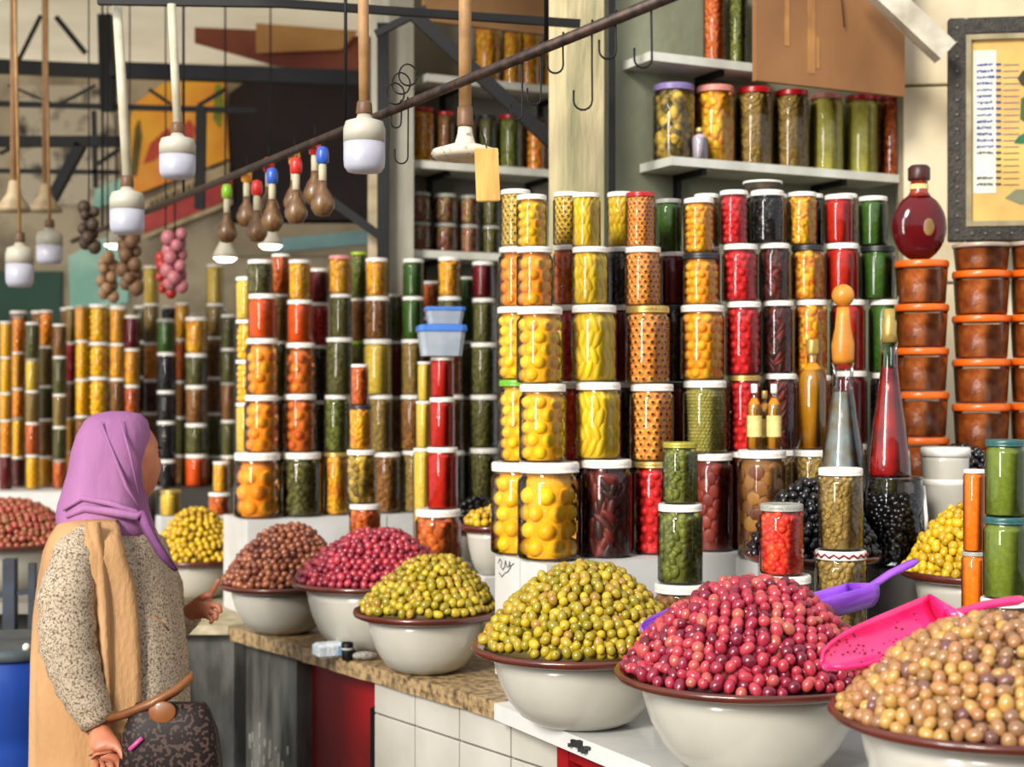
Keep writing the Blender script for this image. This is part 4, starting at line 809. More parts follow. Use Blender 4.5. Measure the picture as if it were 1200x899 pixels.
# flat disc lamp with a wooden tag
Y = 3.6; o = empty('disc_lamp', 'flat enamel disc lamp on tan rod with wooden tag', 'lamp', (XZ(545, Y), Y, ZY(186, Y)))
r = 40 / F * Y; lathe_obj(o, 'disc_shade', [(.001, .004), (r * .9, .0), (r, .012), (r * .94, .02), (r * .3, .036), (r * .22, .06), (r * .2, .075)], mat('speckled_enamel', '#cfc4ae', '#6d5843', .5, scale=60, contrast=(.55, .7)))
lathe_obj(o, 'socket', [(r * .22, .074), (r * .24, .08), (r * .22, .12), (r * .15, .126)], mat('socket_brown', '', None)); MB().tube([(0, 0, .12), (0, 0, .6)], .0155, 10).build('rod', TANROD, o)
o = empty('wooden_tag', 'plain yellow wooden tag hanging below the disc lamp', 'tag', P(571, 237, 3.5), .1); MB().box((0, 0, .062), (.054, .008, .122), M=Matrix.Rotation(-.04, 4, 'Y'), bev=.003).build('board', mat('yellow_wood', '#d6ab5c', '#bd8f45', .6, scale=8, stretch=(8, 8, 1)), o); MB().tube([(0, 0, .12), (-.012, .02, .165)], .0015, 5).build('string', BLACK, o)
# lit shades further back
for px, py, Y, lab in ((264, 300, 6.3, 'small lit lamp under a pale shade behind the gourds'), (317, 285, 6.6, 'small lit lamp behind the coloured gourd caps'), (136, 284, 7.2, 'bright lamp glowing behind the left pendant')):
    z0 = ZY(py + 8, Y); r = 15 / F * Y; o = empty('lit_lamp', lab, 'lamp', (XZ(px, Y), Y, z0)); lathe_obj(o, 'shade', [(r, .02), (r * .9, .035), (r * .4, .09), (r * .2, .1)], LBASE)
    lathe_obj(o, 'glowing_bulb', [(.001, 0), (r * .6, .004), (r * .9, .018), (r * .9, .03)], mat('lit_bulb', '#fff8ea', '#fff2dc', .4, emit=4.)); MB().tube([(0, 0, .1), (0, 0, 3.55 - z0)], .004, 6).build('cord', BLACK, o)
for px, Y, lab in ((16, 6.0, 'conical metal lampshade at the left edge'), (53, 6.75, 'conical metal lampshade beside the left edge one')):
    z0 = ZY(248, Y); r = 20 / F * Y; o = empty('cone_lamp', lab, 'lamp', (XZ(px, Y), Y, z0)); lathe_obj(o, 'shade', [(r, 0), (r * .95, .015), (r * .4, .07), (r * .25, .12), (r * .1, .12)], mat('beige_shade', '#b9a684', '#8d7a5a', .5)); MB().tube([(0, 0, .11), (0, 0, 3.55 - z0)], .014, 8).build('rod', mat('rust_rod', '#a67c54', '#8a6442', .6), o)
# ---- gourds with coloured caps
GB = mat('gourd_skin', '#7a5a34', '#4a2c1c', .4, coat=.15, scale=30); NECK = mat('gourd_neck', '#c9bfa0', '#9c9474', .5)
CAPC = {'red': '#d8281c', 'blue': '#2c5cc0', 'orange': '#e8940f', 'green': '#86c020'}
for k, (px, py, c, lab) in enumerate(((269, 226, 'green', 'only green cap'), (286, 207, 'orange', 'left orange cap'), (304, 222, 'red', 'lowest red cap'), (312, 195, 'red', 'red cap left of the blue'), (322, 208, 'blue', 'left blue cap'), (342, 186, 'orange', 'right orange cap'), (350, 196, 'red', 'red cap touching orange one'), (366, 174, 'red', 'highest red cap'), (381, 184, 'blue', 'right blue cap'))):
    p = rail_at(px); Y = p.y + (.06 if k % 2 else -.06); zc = ZY(py, Y); zb = zc - .175; o = empty('hanging_gourd', 'small brown gourd hanging from the rail, ' + lab, 'gourd', (XZ(px - 3 + 6 * (k % 2), Y), Y, zb), 0, 'gourds with coloured caps on the rail')
    lathe_obj(o, 'gourd_body', [(.001, .012), (.02, .016), (.032, .034), (.034, .048), (.024, .074), (.012, .092), (.011, .11)], GB, 16)
    lathe_obj(o, 'neck', [(.0105, .1), (.011, .15), (.008, .165)], NECK, 12); lathe_obj(o, 'cap', [(.01, .155), (.017, .16), (.018, .185), (.014, .2), (.004, .204)], mat('cap_' + c, CAPC[c], None, .35, coat=.3), 14)
    MB().tube([(0, 0, .2), (p.x - o.location.x, p.y - Y, 2.345 - zb)] if 2.345 - zb > .21 else [(0, 0, .2), (0, 0, .24)], .0012, 5).build('string', BLACK, o)
def garland(label, px, Y, y0, y1, r, n_, m, name, piece):
    z1, z0 = ZY(y0, Y), ZY(y1, Y); o = empty(name, label, 'garland', (XZ(px, Y), Y, z0)); rr = random.Random(px)
    MB().tube([(0, 0, 0), (0, 0, 3.5 - z0)], .003, 5).build('string', BLACK, o); me = MB().sph((0, 0, 0), (1, 1, 1.1), 10, 7).mesh(piece, m)
    for k in range(n_):
        a = k * 2.4; q = rr.uniform(.75, 1.15) * r; link(piece, me, o, (r * .95 * math.cos(a), r * .95 * math.sin(a), (z1 - z0) * (k + .5) / n_), scale=(q, q, q))
garland('string of pink garlic bulbs hanging behind the gourds', 205, 5.9, 272, 338, .028, 14, mat('pink_garlic', '#b8707a', '#8a4a4c', .5, scale=30), 'garlic_string', 'garlic_bulb')
garland('string of red dried peppers left of the garlic', 194, 6.0, 300, 345, .022, 10, mat('red_dried', '#b3261e', '#7a1a14', .5, scale=30), 'pepper_string', 'dried_pepper')
garland('string of brown dried bulbs above the lemon jars', 152, 6.1, 270, 340, .028, 13, mat('brown_bulb', '#7c5a3c', '#503824', .6, scale=30), 'bulb_string', 'dried_bulb')
garland('string of tan dried bulbs left of the brown ones', 126, 6.2, 300, 350, .025, 11, mat('tan_bulb', '#a8825c', '#7a5a3c', .6, scale=30), 'bulb_string', 'dried_bulb')
garland('string of dark dried bulbs by the mint sign', 104, 6.0, 240, 292, .024, 10, mat('dark_bulb', '#4a3626', '#2e2218', .6, scale=30), 'bulb_string', 'dried_bulb')
# ---- roof steel
def bar(px0, py0, px1, py1, Y0, th, Y1=None):
    a, b_ = P(px0, py0, Y0), P(px1, py1, Y1 or Y0); d = b_ - a; w_ = th / F * Y0; M = d.to_track_quat('X', 'Z').to_matrix().to_4x4(); return (a + b_) / 2, (d.length, w_, w_), M
def steel(name, label, bars, m=DARKM, piece='bar', cat='truss'):
    c0 = bar(*bars[0])[0]; o = empty(name, label, cat, c0)
    for q in bars:
        c, d, M = bar(*q); MB().box(c - c0, d, M=M).build(piece, m, o)
    return o
steel('roof_truss', 'black steel roof truss at upper left with thin diagonals', [(-20, 77, 130, 84, 7.4, 15), (-20, 121, 300, 130, 7.4, 6), (-20, 166, 140, 166, 7.4, 12), (-20, 200, 140, 202, 7.4, 5), (124, 18, 127, 130, 7.4, 16), (15, 85, 48, 18, 7.4, 4), (52, 20, 52, 80, 7.4, 3), (66, 20, 100, 62, 7.4, 6), (10, 100, 62, 122, 7.4, 3), (70, 122, 112, 100, 7.4, 3), (110, 130, 112, 220, 7.4, 5), (0, 180, 40, 160, 7.4, 4), (60, 235, 95, 170, 7.4, 12), (110, 195, 140, 175, 7.4, 4), (175, 105, 200, 122, 7.4, 4), (232, 124, 265, 104, 7.4, 4)])
steel('roof_beam', 'thick blue black roof beam across the upper left', [(130, 82, 490, 95, 7.3, 17)], mat('blue_black', '#0a0d18', '#10101a', .5, spec=.25), 'beam', 'beam')
steel('front_beam', 'thin black bar along the top that carries the cream rods', [(115, 1, 330, 4, 4.45, 9), (330, 4, 680, 28, 4.45, 9)], DARKM, 'bar', 'beam')
steel('steel_post', 'dark steel post in front of the orange sign', [(236, 125, 234, 245, 7.0, 11)], DARKM, 'post', 'post')
steel('steel_post', 'tall black steel post left of the pale pillar', [(449, 28, 449, 420, 5.9, 13)], BLACK, 'post', 'post')
steel('wooden_pole', 'pale wooden pole beside the tall black post', [(437, 195, 437, 420, 6.0, 11)], mat('pale_pole', '#b8a888', '#8f7f60', .7), 'pole', 'pole')
steel('diagonal_brace', 'heavy black diagonal brace across the grey niche', [(486, 18, 672, 190, 5.3, 15), (440, 40, 500, 10, 5.3, 8)], BLACK, 'strut', 'brace')
steel('diagonal_brace', 'black brace beside the right blue gourd cap', [(378, 228, 450, 280, 5.9, 10)], BLACK, 'strut', 'brace')
p0 = P(717, 300, 4.78); steel('steel_post', 'slim black steel post on the right face of the cream pillar', [(717, -20, 717, 300, 4.78, 8)], BLACK, 'post', 'post')
steel('white_brace', 'whitewashed diagonal timber at upper right', [(1015, -25, 1108, 62, 4.9, 26)], mat('white_timber', '#d2cbb8', '#a59c88', .7, scale=8, bump=.3), 'timber', 'brace')
# ---- boards, signs and cloths
def slab(name, label, cat, pts, Y, m, th=.02, parent=None, base=None):
    vs = [P(x, y, Y) for x, y in pts]; n = len(vs); c = base if base is not None else sum(vs, Vector()) / n
    f = [v - c for v in vs]; bk = [v + Vector((0, th, 0)) for v in f]
    b = MB().add(f + bk, [tuple(range(n)), tuple(reversed(range(n, 2 * n)))] + [((i + 1) % n, i, n + i, n + (i + 1) % n) for i in range(n)], 0, False)
    o = b.build(name, m, parent, (0, 0, 0) if parent else c)
    if not parent: tag(o, label, cat)
    return o
so = empty('shop_sign', 'orange painted shop sign with red lettered band', 'sign', P(210, 180, 8.95)); B0 = P(210, 180, 8.95)
slab('orange_panel', '', '', [(148, 232), (148, 150), (160, 120), (192, 97), (262, 92), (268, 186)][::-1], 8.95, mat('sign_orange', '#ffb818', '#f08a0c', .5, scale=3.5, detail=6, contrast=(.4, .7)), .03, so, B0)
slab('painted_figure', '', '', [(168, 192), (176, 168), (196, 150), (206, 158), (196, 175), (180, 188)], 8.944, mat('sign_red', '#d4400f', '#b8300c', .5), .008, so, B0)
slab('painted_figure', '', '', [(209, 152), (222, 140), (229, 150), (226, 165), (214, 168)], 8.944, mat('sign_red', ''), .008, so, B0)
slab('painted_palm', '', '', [(152, 208), (158, 150), (163, 140), (166, 160), (160, 205)], 8.942, mat('sign_olive', '#6a5a18', '#4e4412', .6), .008, so, B0)
slab('painted_palm', '', '', [(250, 140), (252, 100), (258, 98), (262, 120), (258, 150)], 8.942, mat('sign_green', '#8a9a20', '#6a7a18', .6), .008, so, B0)
lb = slab('letter_band', '', '', [(165, 252), (165, 238), (268, 190), (268, 208)], 8.93, mat('sign_cream', '#c9b48c', '#a8946c', .6), .02, so, B0)
slab('red_band', '', '', [(168, 274), (168, 254), (272, 210), (272, 232)], 8.93, mat('sign_redband', '#c22a1c', '#a01e14', .5), .02, so, B0)
slab('lower_trim', '', '', [(168, 280), (168, 275), (272, 233), (272, 239)], 8.926, mat('sign_cream', ''), .02, so, B0)
for k in range(9):                                       # small worn letters on the cream band
    x0 = 176 + k * 6.2; y0 = 246 - (x0 - 165) * .45; slab('letter', '', '', [(x0, y0 + 4), (x0 + .4, y0 - 5), (x0 + 3.6 - (k % 3) * .6, y0 - 6.2), (x0 + 3.4, y0 + 2.6)], 8.924, mat('letter_brown', '#6a5238', None, .7), .008, lb, B0)
slab('small_poster', 'dark and white small poster right of the orange sign', 'poster', [(240, 212), (240, 196), (266, 182), (266, 204)], 8.985, mat('poster_dark', '#3a4046', '#c8c4b8', .6, scale=6, contrast=(.45, .55)), .01)
slab('tarpaulin', 'rust red tarpaulin hung under the roof at the top', 'tarpaulin', [(228, 50), (228, 32), (330, 36), (482, 46), (482, 92), (400, 88), (320, 76)], 8.05, mat('rust_tarp', '#8a4a28', '#6a2418', .7, scale=2.2, contrast=(.35, .6)), .02)
slab('tarpaulin', 'tan cloth strip above the rust red tarpaulin', 'tarpaulin', [(300, 62), (300, 27), (420, 36), (400, 58)], 7.97, mat('tan_cloth', '#b98a50', '#9a6c3c', .8, scale=3), .01)
slab('dark_awning', 'dark maroon awning behind the hanging gourds', 'awning', [(268, 262), (268, 110), (300, 85), (455, 88), (455, 262)], 8.97, mat('maroon_dark', '#2a1a1a', '#1a1014', .8, scale=2), .03)
slab('wall_panel', 'pale beige wall panel below the dark awning', 'panel', [(268, 300), (268, 258), (440, 258), (440, 300)], 8.97, mat('beige_panel', '#a89a80', '#8a7c64', .8, scale=3), .03)
slab('teal_strip', 'thin teal glass strip behind the middle jars', 'panel', [(318, 296), (318, 280), (432, 270), (432, 286)], 8.955, mat('teal_glass', '#6a9a98', '#4a7a80', .4, scale=4), .01)
slab('green_board', 'dark green board above the far left jars', 'board', [(-30, 400), (-30, 318), (72, 318), (72, 400)], 8.97, mat('dark_green', '#0f4a34', '#0a3828', .6, scale=3), .03)
slab('mint_sign', 'mint green sign panel behind the left pendant lamps', 'sign', [(82, 365), (80, 300), (118, 280), (150, 270), (150, 355)], 8.975, mat('mint_paint', '#a4cfbc', '#7fb8a6', .5, scale=4, contrast=(.4, .6)), .02)
slab('mint_sign', 'small mint green awning edge above the left lamps', 'sign', [(108, 245), (112, 222), (150, 205), (152, 232)], 8.975, mat('mint_paint', ''), .02)
slab('graffiti_board', 'pale scrawled board behind the roof truss', 'board', [(20, 240), (20, 100), (118, 100), (136, 150), (136, 240)], 8.98, mat('scrawled_board', '#bfb49e', '#3a332c', .8, scale=9, detail=6, contrast=(.5, .68)), .02)
# brown boards over the shelves
CARD = mat('brown_board', '#96683e', '#7d5430', .75, scale=3, detail=6, bump=.15)
def vslab(px0, Y0, length, y_bot, z1, th, m, name, label, cat):
    p = P(px0, y_bot, Y0); mb = MB(); vbox(mb, (0, 0), 0, length, 0, th, 0, z1 - p.z); return tag(mb.build(name, m, None, p), label, cat)
bo = vslab(886, 4.83, .60, 94, 3.4, .02, CARD, 'brown_board', 'large brown board above the red lidded shelf jars', 'board')
for t0, w_, z0, z1 in ((.11, .018, .12, .5), (.2, .03, .04, .5), (.235, .012, .06, .16)):
    mb = MB(); vbox(mb, (0, 0), t0, t0 + w_, -.002, 0, z0, z1); mb.build('tape_strip', mat('amber_tape', '#b07a34', '#94622a', .3, coat=.3), bo)
MB().tube([(.30 * VX, .30 * VY - .01, .4), (.335 * VX, .335 * VY - .012, .28), (.345 * VX, .345 * VY - .012, .2)], .002, 5).build('wire', BLACK, bo)
vslab(497, 5.5, .62, 24, 3.4, .02, mat('brown_board2', '#86623c', '#6d4c2c', .75, scale=3), 'brown_board', 'brown board above the grey niche at the top', 'board')
# ---- framed price list on the marble
Yp = 4.98; px_c = 1186; C0 = P(px_c, 283, Yp); fo = empty('framed_poster', 'dark studded frame with yellow price list poster', 'poster', C0, -.14)
def L_(px): return (px - px_c) / F * Yp
def H_(py): return (283 - py) / F * Yp
FR = mat('carved_dark_wood', '#221e19', '#3c362b', .6, scale=40, bump=.6)
for x0, x1, y0, y1 in ((1113, 1133, 20, 283), (1239, 1259, 20, 283), (1133, 1239, 20, 40), (1133, 1239, 265, 283)):
    MB().box(((L_(x0) + L_(x1)) / 2, 0, (H_(y0) + H_(y1)) / 2), (L_(x1) - L_(x0), .03, H_(y0) - H_(y1)), bev=.005).build('frame_side', FR, fo)
me = MB().sph((0, 0, 0), (.006, .004, .006), 8, 5).mesh('stud', mat('stud', '#7a7468', '#5c564c', .4, metal=.5))
for k in range(15):
    link('stud', me, fo, (L_(1123), -.016, H_(270 - k * 17)))
    if k < 7: link('stud', me, fo, (L_(1140 + k * 15), -.016, H_(274)))
SIL = mat('inner_fillet', '#b5a684', '#8f8264', .35, metal=.4)
for x0, x1, y0, y1 in ((1133, 1139, 40, 265), (1233, 1239, 40, 265), (1139, 1233, 40, 46), (1139, 1233, 259, 265)):
    MB().box(((L_(x0) + L_(x1)) / 2, -.003, (H_(y0) + H_(y1)) / 2), (L_(x1) - L_(x0), .024, H_(y0) - H_(y1))).build('inner_fillet', SIL, fo)
ps = MB().box((L_(1186), .006, H_(152)), (L_(1233) - L_(1139), .01, H_(46) - H_(259))).build('poster_sheet', mat('poster_yellow', '#d2b060', '#bf8a4c', .6, scale=5, contrast=(.4, .7)), fo)
MB().box((L_(1155), .0, H_(142)), (L_(1169) - L_(1143), .002, H_(58) - H_(226))).build('price_strip', mat('price_paper', '#dcdccc', '#c9c9bb', .6), ps)
INK = mat('blue_ink', '#24388a', '#1c2c70', .6); DKI = mat('dark_ink', '#33302a', None, .7); rr = random.Random(2)
for k in range(20):                                      # rows of small print, too small to read in the photograph
    y = 75 + k * 7.4; b = MB(); x = 1146
    if k < 15 or k > 17:
        while x < 1163:
            w_ = rr.uniform(1.4, 3.2); b.box((L_(x + w_ / 2), -.0015, H_(y + rr.uniform(-.6, .6))), (w_ / F * Yp, .001, rr.uniform(1.8, 3.6) / F * Yp)); x += w_ + rr.uniform(.3, 1)
    b.box((L_(1170.5), -.0015, H_(y)), (6 / F * Yp, .001, 2.4 / F * Yp)); b.box((L_(1185), -.0005, H_(y + 1)), (18 / F * Yp, .001, .8 / F * Yp)); b.build('print_line', INK if k < 14 else DKI, ps)
def blob(pts, m, nm): 
    b = MB(); b.add([(L_(x), -.001, H_(y)) for x, y in pts] + [(L_(x), .001, H_(y)) for x, y in pts], [tuple(range(len(pts)))], 0, False); b.build(nm, m, ps)
blob([(1188, 168), (1193, 160), (1202, 155), (1215, 152), (1212, 162), (1198, 169)], mat('print_green', '#1d6a40', None, .6), 'printed_leaf')
blob([(1192, 92), (1198, 83), (1206, 84), (1212, 95), (1204, 104), (1196, 100)], DKI, 'printed_olive'); blob([(1196, 116), (1206, 110), (1214, 120), (1205, 146), (1195, 140)], mat('print_dkgreen', '#2c5a34', None, .6), 'printed_leaf')
blob([(1178, 232), (1190, 222), (1206, 222), (1212, 236), (1196, 240)], mat('print_grey', '#7a7a5c', None, .6), 'printed_dish')
# ---- blue barrel and clutter at lower left
o = empty('blue_barrel', 'blue plastic barrel at lower left behind the woman', 'barrel', (XZ(5, 4.6), 4.6, 0))
lathe_obj(o, 'drum', [(.2, 0), (.225, .03), (.235, .12), (.245, .3), (.245, .32), (.238, .34), (.245, .36), (.245, .62), (.238, .64), (.245, .66), (.24, .82), (.215, .875), (.21, .885)], mat('blue_plastic', '#123f96', '#0c2e72', .35, scale=3, coat=.2), 40)
lathe_obj(o, 'lid', [(.225, .872), (.232, .875), (.232, .9), (.2, .905), (.001, .9)], mat('grey_lid', '#4a5458', '#333c40', .5), 40); MB().sph((.12, -.17, .91), (.012, .012, .012), 8, 6).build('knob', WPLAS, o)
steel('trestle', 'dark trestle frame above the blue barrel', [(12, 655, 12, 800, 5.5, 14), (38, 660, 38, 800, 5.5, 8), (-20, 745, 60, 745, 5.5, 12), (-20, 700, 60, 690, 5.5, 6)], mat('trestle_blue', '#2a3644', '#1c222a', .6), 'bar', 'frame')
# ------------------------------------------------------------ the woman
YW = 4.0
def Q(px, py, dy=0.): 
    return P(px, py, YW + dy)
PO = Vector((XZ(135, YW), YW, 0))
woman = empty('person', 'woman in lilac headscarf and beige vest, seen from the side', 'person', PO)
SKIN = mat('skin', '#c27a58', '#a86246', .5, scale=14, sss=.1); 
# body grown from a skeleton, both hands with five fingers
J = {}; V = []; Ed = []; Rd = []
def joint(n_, p, r, par=None):
    J[n_] = len(V); V.append(tuple(p - PO)); Rd.append(r)
    if par is not None: Ed.append((J[par], J[n_]))
joint('pelvis', Q(140, 830), (.13, .12)); joint('waist', Q(145, 760), (.115, .11), 'pelvis'); joint('chest', Q(145, 680), (.125, .12), 'waist'); joint('collar', Q(134, 632), (.07, .07), 'chest'); joint('neck', Q(145, 600), (.052, .052), 'collar'); joint('skull', Q(148, 560), (.07, .07), 'neck')
joint('sr', Q(108, 640, -.14), (.052, .052), 'collar'); joint('er', Q(82, 765, -.19), (.04, .04), 'sr'); joint('wr', Q(116, 850, -.2), (.026, .03), 'er')
joint('sl', Q(160, 640, .15), (.052, .052), 'collar'); joint('el', Q(196, 735, .22), (.036, .036), 'sl'); joint('wl', Q(226, 716, .16), (.025, .025), 'el')
for s, dy in (('R', -.09), ('L', .09)):
    joint('h' + s, Q(140, 870, dy), (.095, .095), 'pelvis'); joint('k' + s, Q(145 if s == 'R' else 135, 1010, dy), (.06, .06), 'h' + s); joint('a' + s, Q(140 if s == 'R' else 128, 1150, dy), (.04, .04), 'k' + s); joint('t' + s, Q(140 if s == 'R' else 128, 1180, dy) + Vector((.14, .03, -.02)), (.028, .035), 'a' + s)
# near hand hanging: palm then five unequal fingers
joint('pr', Q(122, 876, -.26), (.036, .02), 'wr'); joint('pr2', Q(125, 890, -.27), (.036, .018), 'pr')
for k, (dx, dy, ln) in enumerate(((-.030, .004, .060), (-.010, -.006, .074), (.010, -.006, .080), (.029, .002, .070))):
    b0 = Q(126, 892, -.27) + Vector((dx * .9, dy, 0)); joint('f%d' % k, b0, (.0095, .0095), 'pr2'); joint('g%d' % k, b0 + Vector((.006 + dx * .15, -.004, -ln * .5)), (.0088, .0088), 'f%d' % k); joint('i%d' % k, b0 + Vector((.002 + dx * .1, .008, -ln)), (.007, .007), 'g%d' % k)
joint('th0', Q(138, 874, -.27), (.0105, .0105), 'pr'); joint('th1', Q(147, 890, -.28), (.0095, .0095), 'th0'); joint('th2', Q(148, 903, -.28), (.008, .008), 'th1')
# far hand held out before her, fingers half closed, thumb and forefinger forward
joint('pl', Q(238, 708, .13), (.034, .03), 'wl')
fb = Q(240, 707, .13)
for k, (o1, o2, o3, r_) in enumerate((((.012, .0, .018), (.030, -.002, .048), (.040, -.004, .066), .0085), ((.02, -.01, -.004), (.042, -.018, -.006), (.046, -.022, -.026), .0095), ((.018, -.012, -.02), (.036, -.022, -.026), (.032, -.024, -.044), .0092), ((.012, -.012, -.034), (.026, -.022, -.042), (.018, -.024, -.054), .0085))):
    joint('u%d' % k, fb + Vector(o1), (r_, r_), 'pl'); joint('v%d' % k, fb + Vector(o2), (r_ * .95, r_ * .95), 'u%d' % k); joint('x%d' % k, fb + Vector(o3), (r_ * .8, r_ * .8), 'v%d' % k)
joint('y0', fb + Vector((-.006, -.02, .016)), (.011, .011), 'pl'); joint('y1', fb + Vector((.012, -.03, .026)), (.0095, .0095), 'y0'); joint('y2', fb + Vector((.028, -.03, .024)), (.008, .008), 'y1')
me = bpy.data.meshes.new('skeleton'); me.from_pydata(V, Ed, []); tmp = bpy.data.objects.new('skeleton', me); COL.objects.link(tmp)
md = tmp.modifiers.new('skin', 'SKIN'); md.use_smooth_shade = True
for i, r_ in enumerate(Rd): me.skin_vertices[0].data[i].radius = r_
for sv in me.skin_vertices[0].data: sv.use_root = False
me.skin_vertices[0].data[0].use_root = True
s_ = tmp.modifiers.new('sub', 'SUBSURF'); s_.levels = 1; s_.render_levels = 1
bpy.context.view_layer.update(); dg = bpy.context.evaluated_depsgraph_get(); ev = tmp.evaluated_get(dg).to_mesh()
body = MB(); body.add([v.co.copy() for v in ev.vertices], [tuple(p.vertices) for p in ev.polygons]); bpy.data.objects.remove(tmp)
# the head: an egg pushed into brow, nose, lips and chin, turned slightly away from the viewer
HC = Q(146, 541) - PO; HR = Matrix.Rotation(.85, 3, 'Z')
b = MB().sph((0, 0, 0), 1, 32, 24); hv = []
for x, y, z in b.v:
    v = Vector((x * .098, y * .076, z * .118))
    if z < 0: v.x += .008 * -z; v.y *= 1 - .18 * z * z
    def g(cx_, cy_, cz_, s): return math.exp(-((v.x - cx_) ** 2 + (v.y - cy_) ** 2 + (v.z - cz_) ** 2) / (2 * s * s))
    v.x += .016 * g(.1, 0, -.018, .014) + .010 * g(.1, 0, .008, .012) + .008 * g(.095, 0, .038, .02) - .012 * g(.09, .032, .018, .014) - .012 * g(.09, -.032, .018, .014) + .009 * g(.09, 0, -.055, .012) + .010 * g(.08, 0, -.095, .018)
    hv.append(HC + HR @ v)
body.add(hv, b.f); bd = body.build('body', SKIN, woman)
for s in (-1, 1):
    MB().sph(HC + HR @ Vector((.079, .032 * s, .017)), (.011, .012, .010), 10, 8).build('eye', mat('eye_dark', '#2a1a14', '#3a2a22', .2), woman)
    MB().tube([HC + HR @ Vector((.088 - .006 * abs(q), (.032 + .014 * q) * s, .036 - .003 * q * q)) for q in (-1, 0, 1)], .0032, 6).build('eyebrow', mat('brow', '#2a1c14', None, .8), woman)
MB().tube([HC + HR @ Vector((.1, q * .016, -.055 - .002 * q * q)) for q in (-1, 0, 1)], .0042, 6).build('lips', mat('lips', '#8a3a34', None, .4), woman)
# cloth shells: rings given by the outline in the photograph and a half depth
def shell(rows, n_=40, a0=0., a1=2 * PI, fold=0., nf=9, closed=True, dyc=0., sq=1.):
    rings = []
    for k, (py, xa, xb, hd, *dc) in enumerate(rows):
        ca = Q((xa + xb) / 2, py, dyc + (dc[0] if dc else 0)) - PO; hw = (xb - xa) / 2 / F * YW; row = []
        for i in range(n_ + (0 if closed else 1)):
            a = a0 + (a1 - a0) * i / n_; f = 1 + fold * math.sin(nf * a + k * .35) * min(1, k / 3)
            cx_, cy_ = math.cos(a), -math.sin(a)
            row.append(ca + Vector((hw * f * math.copysign(abs(cx_) ** sq, cx_), hd * f * math.copysign(abs(cy_) ** sq, cy_), 0)))
        rings.append(row)
    return rings
def cloth(name, col, col2, **k): return mat(name, col, col2, .85, bump=.35, spec=.2, **k)
SCARF = cloth('lilac_scarf', '#a06c96', '#86567f', scale=6, bscale=40, stretch=(1, 1, .35))
FLOR = mat('floral_cotton', '#b3a38d', '#5e4c3c', .9, scale=190, detail=3, contrast=(.44, .66), bump=.2, spec=.2)
BEIGE = cloth('beige_vest', '#bd9468', '#a67d54', scale=3, bscale=50, stretch=(2, 2, .8))
# blouse body
tb = shell([(612, 92, 172, .07), (625, 78, 182, .13), (645, 74, 192, .17), (680, 74, 206, .16), (720, 80, 214, .155), (760, 86, 219, .155), (800, 90, 221, .165), (850, 92, 222, .18), (900, 92, 222, .185), (960, 92, 220, .18)], fold=.018, nf=14)
bl = MB().loft(tb).build('blouse', FLOR, woman)
def sleeve(name, pts, rad, parent=woman):
    n_ = len(pts); P_ = []; Rr = []
    for i in range(n_ - 1):
        for q in range(5):
            t = q / 5; P_.append(pts[i].lerp(pts[i + 1], t) - PO); Rr.append((rad[i] * (1 - t) + rad[i + 1] * t) * (1 + .05 * math.sin(i * 7 + q * 2.2)))
    P_.append(pts[-1] - PO); Rr.append(rad[-1]); return MB().tube(P_, Rr, 20).build(name, FLOR, parent)
sleeve('sleeve', [Q(102, 624, -.13), Q(90, 648, -.17), Q(78, 700, -.19), Q(80, 756, -.2), Q(94, 802, -.2), Q(116, 848, -.2)], [.03, .056, .070, .070, .062, .044])
sleeve('sleeve', [Q(168, 640, .13), Q(186, 690, .19), Q(197, 730, .22), Q(212, 726, .19), Q(224, 718, .165)], [.06, .065, .055, .045, .036])
# vest: open at the front, armholes under the sleeves, long back
vt = shell([(604, 88, 160, .09), (614, 74, 174, .155), (628, 66, 184, .195), (645, 60, 192, .2), (675, 54, 204, .185), (720, 48, 211, .178), (770, 45, 215, .18), (820, 44, 217, .19), (880, 44, 219, .2), (960, 42, 220, .21), (1040, 40, 222, .215)], 44, math.radians(54), math.radians(312), .028, 13, False)
vo = MB().loft(vt, closed=False, caps=False).build('vest', BEIGE, woman); md = vo.modifiers.new('thick', 'SOLIDIFY'); md.thickness = .008; md.offset = 1
lap = []
for py, x0, x1 in ((612, 100, 118), (650, 108, 124), (700, 112, 128), (760, 116, 130), (830, 122, 134)):
    lap.append([Q(x0, py, -.192) - PO, Q((x0 + x1) / 2, py, -.206) - PO, Q(x1, py, -.19) - PO, Q((x0 + x1) / 2, py, -.18) - PO])
MB().loft(lap).build('vest_lapel', BEIGE, vo)
MB().tube([Q(178, 722, -.168) - PO, Q(190, 730, -.155) - PO, Q(197, 738, -.145) - PO], .003, 6).build('pocket_seam', mat('seam_brown', '#8a6438', None, .8), vo)
# trousers and shoes below the frame
for s, xk, xa, dy in (('r', 145, 140, -.09), ('l', 135, 128, .09)):
    MB().tube([Q(140, 880, dy) - PO, Q(xk, 1010, dy) - PO, Q(xa, 1168, dy) - PO], [.11, .085, .065], 16).build('trouser_leg', mat('dark_trousers', '#2c2a2e', None, .9), woman)
    q = Q(xa, 1186, dy) - PO; b = MB().sph((q.x + .06, q.y, .035), (.12, .045, .036), 16, 10); b.build('shoe', mat('black_shoe', '#17161a', None, .5), woman)
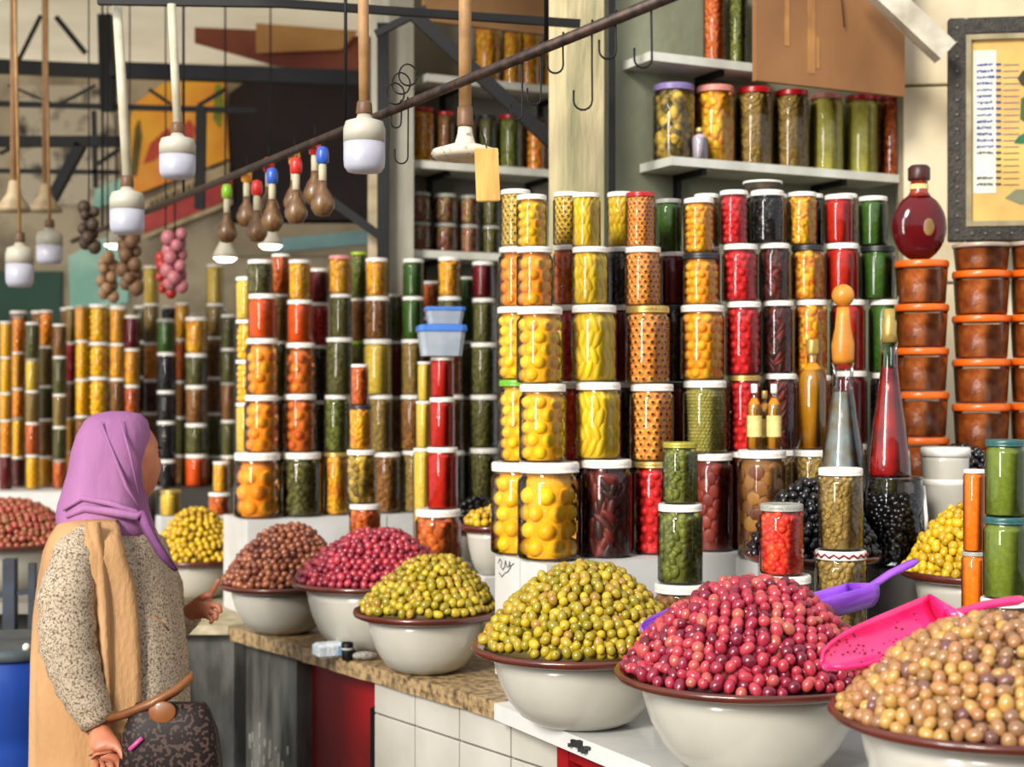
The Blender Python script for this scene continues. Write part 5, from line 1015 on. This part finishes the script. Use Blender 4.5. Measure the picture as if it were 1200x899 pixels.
# headscarf: hood, neck wrap, tail down the front
hd = shell([(482, 128, 150, .02), (485, 112, 164, .055), (493, 101, 172, .078), (510, 92, 176, .094), (530, 86, 177, .1), (552, 82, 176, .1), (572, 76, 172, .1), (590, 70, 171, .105), (604, 68, 174, .115), (616, 70, 178, .125), (630, 82, 180, .12)], 48, fold=.014, nf=7, sq=.86)
hs = MB().loft(hd).build('headscarf', SCARF, woman)
for k, (pts, r_) in enumerate((([(78, 606), (100, 596), (130, 600), (160, 606), (168, 600)], .014), ([(74, 598), (96, 584), (128, 590), (158, 600), (166, 604)], .010), ([(118, 494), (132, 530), (148, 570), (164, 596)], .006), ([(140, 490), (152, 530), (163, 580)], .005))):
    sgn = [-.112, -.108, -.1, -.098][k]; q = [Q(x, y, sgn + .02 * abs(i / (len(pts) - 1) - .5)) - PO for i, (x, y) in enumerate(pts)]
    MB().tube(q, [r_ * .4] + [r_] * (len(q) - 2) + [r_ * .5], 10, flat=.8).build('scarf_fold', SCARF, hs)
tl = [[Q(x - w_, y, dy - .0) - PO, Q(x, y - 2, dy - .022) - PO, Q(x + w_, y, dy) - PO, Q(x, y + 2, dy + .02) - PO] for x, y, w_, dy in ((166, 600, 6, -.09), (171, 616, 7, -.11), (181, 635, 7, -.12), (193, 654, 7, -.12), (205, 668, 4, -.11))]
MB().loft(tl).build('scarf_tail', cloth('plum_scarf', '#7a4a74', '#5e3860', scale=8), hs)
# handbag carried at her hip
bc = Q(200, 872, -.25); hb = empty('handbag', 'dark patterned handbag with tan leather top at her hip', 'bag', bc - Vector((0, 0, .14)))
nt = mat('monogram_canvas', '#1e1614', '#463630', .5, scale=110, detail=0, contrast=(.56, .62), spec=.15)
rings = []
for z, hw, hdp in ((0, .095, .035), (.02, .118, .05), (.09, .125, .055), (.17, .115, .048), (.225, .095, .03), (.24, .085, .018)):
    rings.append([Vector((hw * math.copysign(abs(math.cos(a)) ** .6, math.cos(a)) + (z - .1) * .0, hdp * math.copysign(abs(math.sin(a)) ** .6, math.sin(a)), z)) for a in [2 * PI * i / 28 for i in range(28)]])
pch = MB().loft(rings).build('pouch', nt, hb)
TANL = mat('tan_leather', '#8a5226', '#6a3c1a', .5, scale=14, coat=.15); o_ = hb.location
MB().tube([Q(130, 842, -.22) - o_, Q(150, 836, -.262) - o_, Q(180, 824, -.275) - o_, Q(205, 810, -.265) - o_, Q(221, 797, -.22) - o_, Q(222, 790, -.15) - o_], [.014, .017, .018, .017, .014, .01], 12, flat=.7).build('top_band', TANL, hb)
b = MB(); b.lathe([(.001, .004), (.03, .003), (.034, 0), (.034, -.004)], 20, T=Matrix.Translation(Q(190, 835, -.285) - o_) @ Matrix.Rotation(PI / 2, 4, 'X') @ Matrix.Diagonal((1, .8, 1, 1))); b.build('clasp_tab', TANL, hb)
MB().tube([Q(152, 879, -.3) - o_, Q(167, 865, -.3) - o_], .006, 8).build('pink_pull', mat('pink_pull', '#c04a8c', None, .4), pch)
SC.cycles.use_denoising = True
